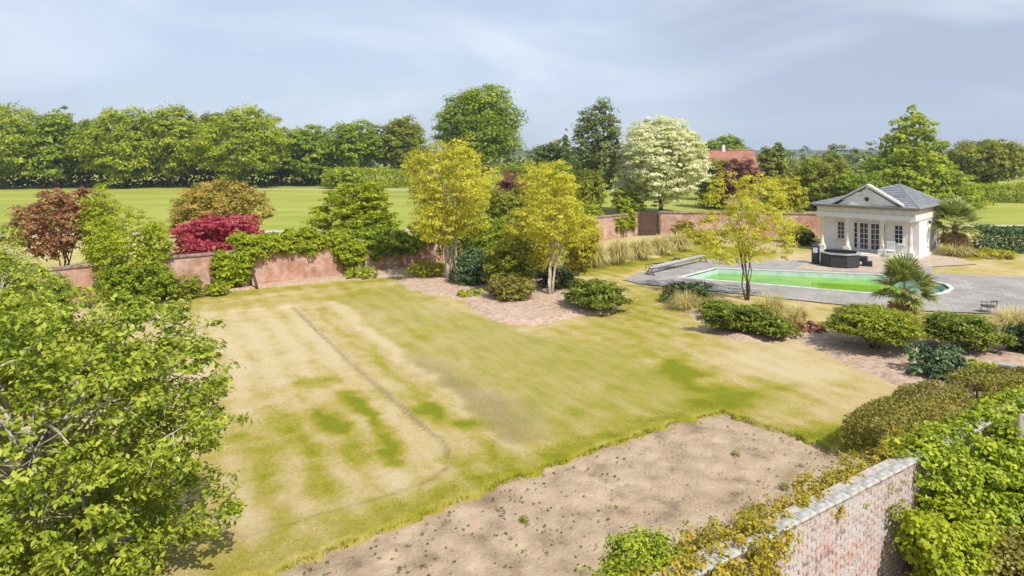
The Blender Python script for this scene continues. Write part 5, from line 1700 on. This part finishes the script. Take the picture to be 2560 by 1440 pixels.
palm('short fan palm standing in the bed in front of the pool', 2262, 30.6, 722, 0.08, 1.28, 38, 14, 0.16)
palm('taller fan palm with dead skirt beside the pool house wall', 2388, 51.5, 562, 0.0, 1.75, 32, 22, 0.24)
grass_clump('straw grass tussock at the foot of the palm by the pool house', 2390, 50.2, 612, 90, 'straw', None, 600)
shrub('low_shrub', 'low yellow shrub beside the path right of the pool house', 2482, 49.5, 624, 120, 'gold_green', None, k=7, cover=5.1)
shrub('dark_shrub', 'dark shrub against the left corner of the pool house', 2008, 56.0, 580, 55, 'dark', None, k=7, cover=5.8)
shrub('yellow_shrub', 'golden shrub before the brick wall left of the pool house', 1990, 57.5, 560, 95, 'gold', None, k=8, cover=4.6)
shrub('yellow_shrub', 'yellow-green low shrub by the wall right of the gate', 1745, 57.5, 575, 120, 'gold_green', None, k=8, cover=4.6)
shrub('low_shrub', 'orange tinted bush against the wall right of the gate', 1710, 60.5, 548, 70, 'orange', None, k=7, cover=3.8)

# ------------------------------------------------------------------ hedge and creepers at the near wall
HB = 'shrubs inside the near wall'
hedge('box_hedge', 'rough bushy hedge with brown tips inside the near brick wall', [(8.55, 16.6), (9.9, 17.7), (11.3, 18.8), (12.6, 19.6)], 1.35, 1.0, 'hedge_brown', HB, 0.075, 14000, 0.2)
hedge('box_hedge', 'second olive hedge shrub towards the low retaining wall', [(13.4, 20.2), (14.6, 20.8), (16.5, 21.3)], 1.4, 0.95, 'hedge_brown', HB, 0.08, 9000, 0.3)


def near_mass(name, label, lobes, n, leaf, pal, cr=0.22, group=None, flat=0.9, wr=0.72, style='leaf', loc=(0, 0, 0), cat='climber', depth=0.35, stems=()):
    SEED[0] += 1
    rng = np.random.default_rng(SEED[0])
    root = empty(name, loc)
    tag(root, label, cat, group)
    foliage('foliage', rng, lobes, n, leaf, L[pal], root, cr, flat, wr, style, zmin=0.03, depth=depth, under=0.7, per=30, fill=0.12, fsize=1.3)
    if stems:
        for pts, rad in stems:
            MB().tube(pts, rad, 6).build('stem', BARK, root)
    return root


def nwp(s, off, z):
    """point s metres along the near wall, off metres out of its outer face"""
    p = NW0 + ND * s
    nrm_ = Vector((ND.y, -ND.x))
    return (p.x + nrm_.x * off, p.y + nrm_.y * off, z)


base_iv = nwp(10.2, 0.5, 0)


def rel(p):
    return (p[0] - base_iv[0], p[1] - base_iv[1], p[2])


ri = np.random.default_rng(9)
iv = []
for s in np.arange(8.3, 13.4, 0.5):                      # face and top of the wall
    for z_ in (0.5, 1.05, 1.5, 1.82):
        p = rel(nwp(s + ri.uniform(-.15, .15), ri.uniform(0.05, 0.35) + 0.35 * (2.2 - z_) * (s > 9), z_))
        iv.append((*p, ri.uniform(0.34, 0.5), ri.uniform(0.3, 0.42), ri.uniform(0.28, 0.38)))
    p = rel(nwp(s, -0.15, 2.12)); iv.append((*p, 0.42, 0.32, 0.17 + 0.06 * ri.random()))
near_mass('ivy', 'bright green ivy smothering the right end of the near brick wall', iv, 24000, 0.085, 'ivy', 0.17, style='leaf', loc=(base_iv[0], base_iv[1], 0),
          stems=[([rel(nwp(8.6, 0.1, 0)), rel(nwp(9.2, 0.1, 1.0)), rel(nwp(9.5, 0.05, 2.0))], [0.05, 0.035, 0.02]), ([rel(nwp(11.0, 0.1, 0)), rel(nwp(11.2, 0.1, 1.2)), rel(nwp(11.0, 0.05, 2.1))], [0.06, 0.04, 0.02])])
b2 = nwp(7.9, 0.5, 0)
lob = [(*[a - b for a, b in zip(nwp(7.7 + ri.uniform(-.6, .75), ri.uniform(0.3, 0.8), z_), (b2[0], b2[1], 0))], 0.36, 0.36, 0.34) for z_ in (0.25, 0.45, 0.7, 0.9, 1.1, 1.25) for _ in range(3)]
near_mass('yellow_climber', 'yellow-green leafy climber at the foot of the near wall beside the ivy', lob, 7000, 0.09, 'lime', 0.2, loc=(b2[0], b2[1], 0), cat='shrub',
          stems=[([(0, 0, 0), (0.1, 0, 0.5), (0, 0.1, 1.1)], [0.03, 0.02, 0.01])])
b3 = nwp(9.4, 1.3, 0)
lob = [(ri.uniform(-1.2, 1.6), ri.uniform(-0.9, 0.9), ri.uniform(0.2, 0.75), 0.5, 0.5, 0.4) for _ in range(16)]
near_mass('undergrowth_shrub', 'tangled green and brown undergrowth at the bottom right corner below the ivy', lob, 11000, 0.075, 'hedge_brown', 0.22, loc=(b3[0], b3[1], 0), cat='shrub',
          stems=[([(x_, 0.2, 0), (x_ + 0.2, 0.1, 0.6), (x_ + 0.5, -0.1, 1.0)], [0.02, 0.014, 0.008]) for x_ in (-0.9, -0.4, 0.1, 0.6, 1.0)])
b4 = nwp(11.2, 1.9, 0)
lob = [(ri.uniform(-1.0, 1.0), ri.uniform(-0.8, 0.8), ri.uniform(0.3, 1.3), 0.5, 0.5, 0.45) for _ in range(14)]
near_mass('leafy_shrub', 'fresh green feathery shrub in the bottom right corner', lob, 11000, 0.07, 'tree', 0.2, loc=(b4[0], b4[1], 0), cat='shrub', wr=0.35,
          stems=[([(0, 0, 0), (0.1, 0, 0.8), (0.1, 0.1, 1.4)], [0.04, 0.03, 0.012])])
# trunk and dark red leaves at the right edge
tb = (9.98, 13.35, 0)
tr_ = empty('red_leaved_tree', (tb[0], tb[1], 0))
tag(tr_, 'grey-brown trunk with dark red leaves at the right edge beside the ivy', 'tree')
mb = MB(); mb.tube([(0, 0, -0.05), (0.02, 0, 0.8), (-0.03, 0.0, 1.6), (0.0, 0.02, 2.1), (0.04, 0.0, 2.4)], [0.16, 0.13, 0.12, 0.11, 0.08], 10)
mb.tube([(0, 0, 1.2), (0.35, -0.2, 1.5), (0.7, -0.2, 2.0)], [0.07, 0.05, 0.03], 6)
mb.build('trunk', BARK_GREY, tr_)
foliage('crown', np.random.default_rng(4), [(0.05, -0.3, 1.0, 0.28, 0.25, 0.25), (-0.05, -0.35, 0.7, 0.3, 0.25, 0.25), (0.6, -0.3, 1.7, 0.45, 0.45, 0.35)], 1700, 0.07, L['purple'], tr_, 0.2)

# orange-green growth along the inner side of the coping
b5 = nwp(6.0, -0.3, 0)
lob = []
for s in np.arange(3.0, 10.4, 0.2):
    for _ in range(4):
        p = nwp(s + ri.uniform(-.1, .1), -0.13 - ri.uniform(0, 0.68), 2.0 + ri.uniform(-0.18, 0.06))
        lob.append((p[0] - b5[0], p[1] - b5[1], p[2], 0.22, 0.18, 0.11 + 0.05 * ri.random()))
    p = nwp(s, -0.55, 1.2); lob.append((p[0] - b5[0], p[1] - b5[1], 1.2, 0.3, 0.25, 0.7))
near_mass('wall_top_creeper', 'orange and yellow-green creeper along the inner edge of the near wall top', lob, 30000, 0.045, 'creeper', 0.1, flat=0.7, loc=(b5[0], b5[1], 0))
b6 = nwp(3.3, 0.1, 0)
lob = []
for s in np.arange(1.0, 3.95, 0.26):
    for z_ in (0.6, 1.1, 1.6, 1.9, 2.08):
        p = nwp(s + ri.uniform(-.1, .1), ri.uniform(-0.2, 0.2), z_)
        lob.append((p[0] - b6[0], p[1] - b6[1], p[2], 0.26, 0.2, 0.2))
near_mass('rusty_creeper', 'rusty yellow creeper hanging over the near end of the brick wall', lob, 14500, 0.06, 'creeper', 0.15, style='droop', loc=(b6[0], b6[1], 0))
b7 = (2.35, 9.75, 0)
lob = [(ri.uniform(-0.85, 0.95), ri.uniform(-0.5, 0.5), ri.uniform(0.4, 1.72), 0.5, 0.42, 0.34) for _ in range(18)]
near_mass('leafy_shrub', 'bright green bushy shrub at the bottom edge before the soil plot', lob, 15000, 0.065, 'ivy', 0.2, loc=b7, cat='shrub',
          stems=[([(0, 0, -0.1), (0.1, 0, 0.8), (0.2, 0, 1.6)], [0.04, 0.03, 0.01]), ([(0, 0, -0.1), (-0.3, 0, 0.8), (-0.5, 0, 1.5)], [0.04, 0.03, 0.01])])

# ------------------------------------------------------------------ near tree at the left
rl_ = np.random.default_rng(21)
nt_ = empty('near_tree', (-8.3, 12.0, 0))
tag(nt_, 'large near tree with fresh green leaves and grey branches at the left edge', 'tree')
lob = [(0, 0, 2.5, 2.3, 2.2, 1.9)]
for i in range(30):
    t = (i + 0.5) / 30
    cz = 1 - 1.9 * t
    a = i * 2.39996
    s = math.sqrt(max(0.06, 1 - cz * cz))
    lob.append((2.35 * s * math.cos(a) + rl_.normal() * 0.15, 2.2 * s * math.sin(a) + rl_.normal() * 0.15, 2.35 + 2.05 * cz, rl_.uniform(0.75, 1.05), rl_.uniform(0.75, 1.05), rl_.uniform(0.55, 0.8)))
lob += [(-2.4, 2.2, 4.5, 1.0, 0.9, 0.9), (-3.0, 1.5, 5.0, 0.9, 0.9, 0.8), (2.6, 0.4, 1.1, 0.7, 0.7, 0.55), (2.2, 0.9, 3.6, 0.6, 0.6, 0.45)]
sprigs = [((2.2, 0.3, 2.9), (3.5, 0.2, 2.75)), ((2.3, 0.0, 2.2), (3.45, -0.1, 1.85)), ((1.8, 1.2, 4.0), (2.7, 1.4, 4.25)), ((2.5, -0.2, 1.2), (3.3, -0.3, 0.95)), ((1.6, 0.6, 4.2), (2.1, 1.0, 4.7)), ((2.4, 0.5, 3.2), (3.2, 0.7, 3.35))]
mb = MB()
mb.tube([(0, 0, -0.1), (0.05, 0, 0.8), (-0.05, 0.05, 1.8), (0.05, 0, 3.0), (0.1, 0.1, 4.0)], [0.2, 0.16, 0.14, 0.09, 0.04], 10)
for i in range(46):
    l_ = lob[rl_.integers(1, len(lob))]
    z0 = rl_.uniform(0.7, 2.8)
    p0 = Vector((0, 0, z0)); p3 = Vector(l_[:3]) * 1.05 + Vector(rl_.normal(size=3)) * 0.25
    p3.z = max(p3.z, 0.4)
    m_ = p0.lerp(p3, 0.5) + Vector((0, 0, 0.35)) + Vector(rl_.normal(size=3)) * 0.2
    mb.tube([p0, p0.lerp(m_, 0.55) + Vector((0, 0, 0.08)), m_, m_.lerp(p3, 0.55) + Vector((0, 0, 0.05)), p3], [0.055, 0.042, 0.032, 0.022, 0.009], 6)
    for _ in range(4):
        q0 = m_.lerp(p3, rl_.uniform(0.1, 1.0))
        q1 = q0 + Vector(unit(rl_.normal(size=3) + np.array([*(unit(np.array(p3[:]))[:2] * 0.8), 0.1]))) * rl_.uniform(0.4, 0.95)
        mb.tube([q0, q0.lerp(q1, 0.5) + Vector(rl_.normal(size=3)) * 0.04, q1], [0.014, 0.011, 0.005], 4)
for a_, b_ in sprigs:
    mb.tube([Vector(a_) * 0.5, Vector(a_), b_], [0.03, 0.016, 0.006], 5)
mb.build('trunk', BARK_GREY, nt_)
pts, out, rnd = clumps(rl_, lob, 60000, 0.27, 28, 0.75, 0.08, 0.3, 0.6)
sp_p, sp_o = [], []
for a_, b_ in sprigs:
    for _ in range(8):
        c0 = Vector(a_).lerp(Vector(b_), rl_.uniform(0.25, 1.05))
        for _ in range(9):
            o_ = unit(rl_.normal(size=3))
            sp_p.append(np.array(c0[:]) + o_ * 0.14 * rl_.random()); sp_o.append(o_)
pts = np.concatenate([pts, np.array(sp_p)]); out = np.concatenate([out, np.array(sp_o)]); rnd = np.concatenate([rnd, 0.5 + 0.2 * rl_.normal(size=len(sp_p))])
NN = len(pts)
leaf_object('crown', pts, out * 0.45 + np.array([0, 0, 0.7]) + 0.5 * rl_.normal(size=(NN, 3)), rl_.normal(size=(NN, 3)) * 0.7 + out * 0.6 + np.array([0, 0, -0.15]), 0.105 * rl_.uniform(0.4, 1.6, NN), 0.5, rnd, L['near'], nt_)
shrub('leafy_bush', 'green leafy bush at the left edge above the near tree', 15, 20.5, 625, 130, 'near', None, k=8, cover=4.3, cap=8000, leaf=0.09, rise=0.2)
shrub('leafy_bush', 'green bush behind the near tree crown before the wall', 120, 27.0, 690, 120, 'near', None, k=9, cover=4.3, cap=9000, leaf=0.09, rise=0.15)

# ------------------------------------------------------------------ grass blades, weeds and clods (nobody could count them)
rg = np.random.default_rng(33)
m_ok = LKEEP & (sd_soil > -0.9)
cx0, cy0, cd0 = LX[m_ok], LY[m_ok], LDRY[m_ok]
N = 9000
ii = rg.integers(len(cx0), size=N)
gxp = cx0[ii] + rg.uniform(-0.12, 0.12, N)
gyp = cy0[ii] + rg.uniform(-0.12, 0.12, N)
okk = poly_sd(gxp, gyp, SOIL_POLY) < -0.02
gxp, gyp, gd_ = gxp[okk], gyp[okk], cd0[ii][okk]
# thicker fringe along the turf edge
fr_p = []
for (x0_, y0_), (x1_, y1_) in zip(SOIL_POLY[1:9], SOIL_POLY[2:10]):
    m = int(math.hypot(x1_ - x0_, y1_ - y0_) * 150)
    t = np.clip(rg.random(m) + 0.05 * rg.normal(size=m), 0, 1)
    e_ = np.array([x1_ - x0_, y1_ - y0_]); e_ = e_ / np.linalg.norm(e_)
    nn_ = np.array([-e_[1], e_[0]])
    o_ = rg.uniform(-0.04, 0.16, m)
    fr_p.append(np.stack([x0_ + (x1_ - x0_) * t + nn_[0] * o_, y0_ + (y1_ - y0_) * t + nn_[1] * o_], 1))
fr_p = np.concatenate(fr_p)
gx_all = np.concatenate([gxp, fr_p[:, 0]]); gy_all = np.concatenate([gyp, fr_p[:, 1]])
dr_all = np.concatenate([gd_, rg.uniform(0.1, 0.5, len(fr_p))])
hgt = np.concatenate([rg.uniform(0.02, 0.05, len(gxp)), rg.uniform(0.015, 0.055, len(fr_p)) * rg.uniform(0.5, 1.4, len(fr_p))])
N = len(gx_all)
a = rg.uniform(0, 6.283, N)
co = np.empty((N, 3, 3), np.float32)
wv = 0.012
bz = np.concatenate([np.full(len(gxp), -0.02), np.full(len(fr_p), -0.03)])
co[:, 0] = np.stack([gx_all - np.cos(a) * wv, gy_all - np.sin(a) * wv, bz], 1)
co[:, 1] = np.stack([gx_all + np.cos(a) * wv, gy_all + np.sin(a) * wv, bz], 1)
le = rg.normal(size=(N, 2)) * hgt[:, None] * 0.6
co[:, 2] = np.stack([gx_all + le[:, 0], gy_all + le[:, 1], hgt], 1)
gm, nt2, out2 = new_mat('short_grass_blade')
at2 = nd(nt2, 'ShaderNodeAttribute', attribute_name='rnd')
cg = ramp(nt2, at2.outputs['Fac'], [(0.13, 0.185, 0.014), (0.27, 0.285, 0.03), (0.42, 0.37, 0.085), (0.57, 0.46, 0.20)], [0.05, 0.35, 0.6, 0.95])
pg = nd(nt2, 'ShaderNodeBsdfPrincipled', {'Base Color': cg, 'Roughness': 0.8, 'Specular IOR Level': 0.15})
nt2.links.new(pg.outputs[0], out2.inputs[0])
me = mesh_np('short_grass', co.reshape(-1, 3), np.arange(N * 3).reshape(-1, 3), gm, {'rnd': ('FACE', np.clip(dr_all + 0.15 * rg.normal(size=N), 0, 1))})
tag(link('short_grass', me), 'short dry grass blades on the near lawn and its edges', 'grass', kind='stuff')

# weeds and clods on the soil
wp, wo_, wr_ = [], [], []
k = 0
while k < 360:
    x_, y_ = rg.uniform(-5, 9), rg.uniform(8, 20)
    sdv = float(poly_sd(np.array([x_]), np.array([y_]), SOIL_POLY)[0])
    if sdv < 0.15 or vnoise(np.array([x_]), np.array([y_]), 1.8, 3)[0] < rg.uniform(0.3, 0.75):
        continue
    k += 1
    r_ = rg.uniform(0.012, 0.05) * (2.2 if rg.random() < 0.06 else 1)
    m = int(6 + r_ * 160)
    o_ = unit(rg.normal(size=(m, 3))) * r_ * rg.random((m, 1)) ** 0.5
    o_[:, 2] = np.abs(o_[:, 2]) * 0.7
    wp.append(np.array([x_, y_, -0.085]) + o_); wo_.append(o_ + 1e-3); wr_.append(np.full(m, np.clip(rg.normal(0.35, 0.22), 0, 1)))
for (px_, py_, rr_) in ((1785, 1335, 0.28), (1845, 1300, 0.22), (1720, 1380, 0.2), (1880, 1270, 0.25), (1960, 1210, 0.14), (1840, 1130, 0.14), (1310, 1290, 0.12), (1600, 1350, 0.1)):
    x_, y_ = U(px_, py_)
    m = int(420 * rr_ / 0.25)
    o_ = unit(rg.normal(size=(m, 3))) * rr_ * rg.random((m, 1)) ** 0.5
    o_[:, 2] = np.abs(o_[:, 2]) * 0.9
    wp.append(np.array([x_, y_, -0.085]) + o_); wo_.append(o_ + 1e-3); wr_.append(np.clip(rg.normal(0.6, 0.2, m), 0, 1))
wp, wo_, wr_ = np.concatenate(wp), np.concatenate(wo_), np.concatenate(wr_)
ow = leaf_object('weeds', wp, unit(wo_) + np.array([0, 0, 0.6]) + 0.4 * rg.normal(size=wp.shape), rg.normal(size=wp.shape) + unit(wo_), 0.045 * rg.uniform(0.6, 1.3, len(wp)), 0.4, wr_, L['weed'], None)
tag(ow, 'small scattered weeds growing on the bare soil plot', 'weeds', kind='stuff')
cv, cf = [], []
k = 0
while k < 2600:
    x_, y_ = rg.uniform(-5, 9), rg.uniform(8, 20)
    if float(poly_sd(np.array([x_]), np.array([y_]), SOIL_POLY)[0]) < 0.03:
        continue
    k += 1
    s = rg.uniform(0.008, 0.03) * (1.7 if rg.random() < 0.08 else 1)
    b = len(cv)
    cv += [(x_ + s * math.cos(t) * rg.uniform(.7, 1.3), y_ + s * math.sin(t) * rg.uniform(.7, 1.3), -0.11) for t in (0.2, 1.8, 3.3, 4.9)] + [(x_ + rg.normal() * s * .3, y_ + rg.normal() * s * .3, -0.09 + s * 0.9)]
    cf += [(b, b + 1, b + 4), (b + 1, b + 2, b + 4), (b + 2, b + 3, b + 4), (b + 3, b, b + 4)]
me = bpy.data.meshes.new('soil_clods'); me.from_pydata(cv, [], cf); me.materials.append(SOIL)
tag(link('soil_clods', me), 'loose clods of earth scattered over the bare plot', 'soil', kind='stuff')

# ------------------------------------------------------------------ haze
hm, hn, ho = new_mat('thin_summer_haze')
pv = nd(hn, 'ShaderNodeVolumePrincipled', {'Color': (0.80, 0.87, 1.0, 1), 'Density': 0.00028, 'Anisotropy': 0.2})
hn.links.new(pv.outputs[0], ho.inputs['Volume'])
hz = MB().box(-2600, 2600, -2600, 2600, -3, 34).build('haze', hm)
tag(hz, 'thin bluish summer haze over the distance', 'haze', kind='stuff')
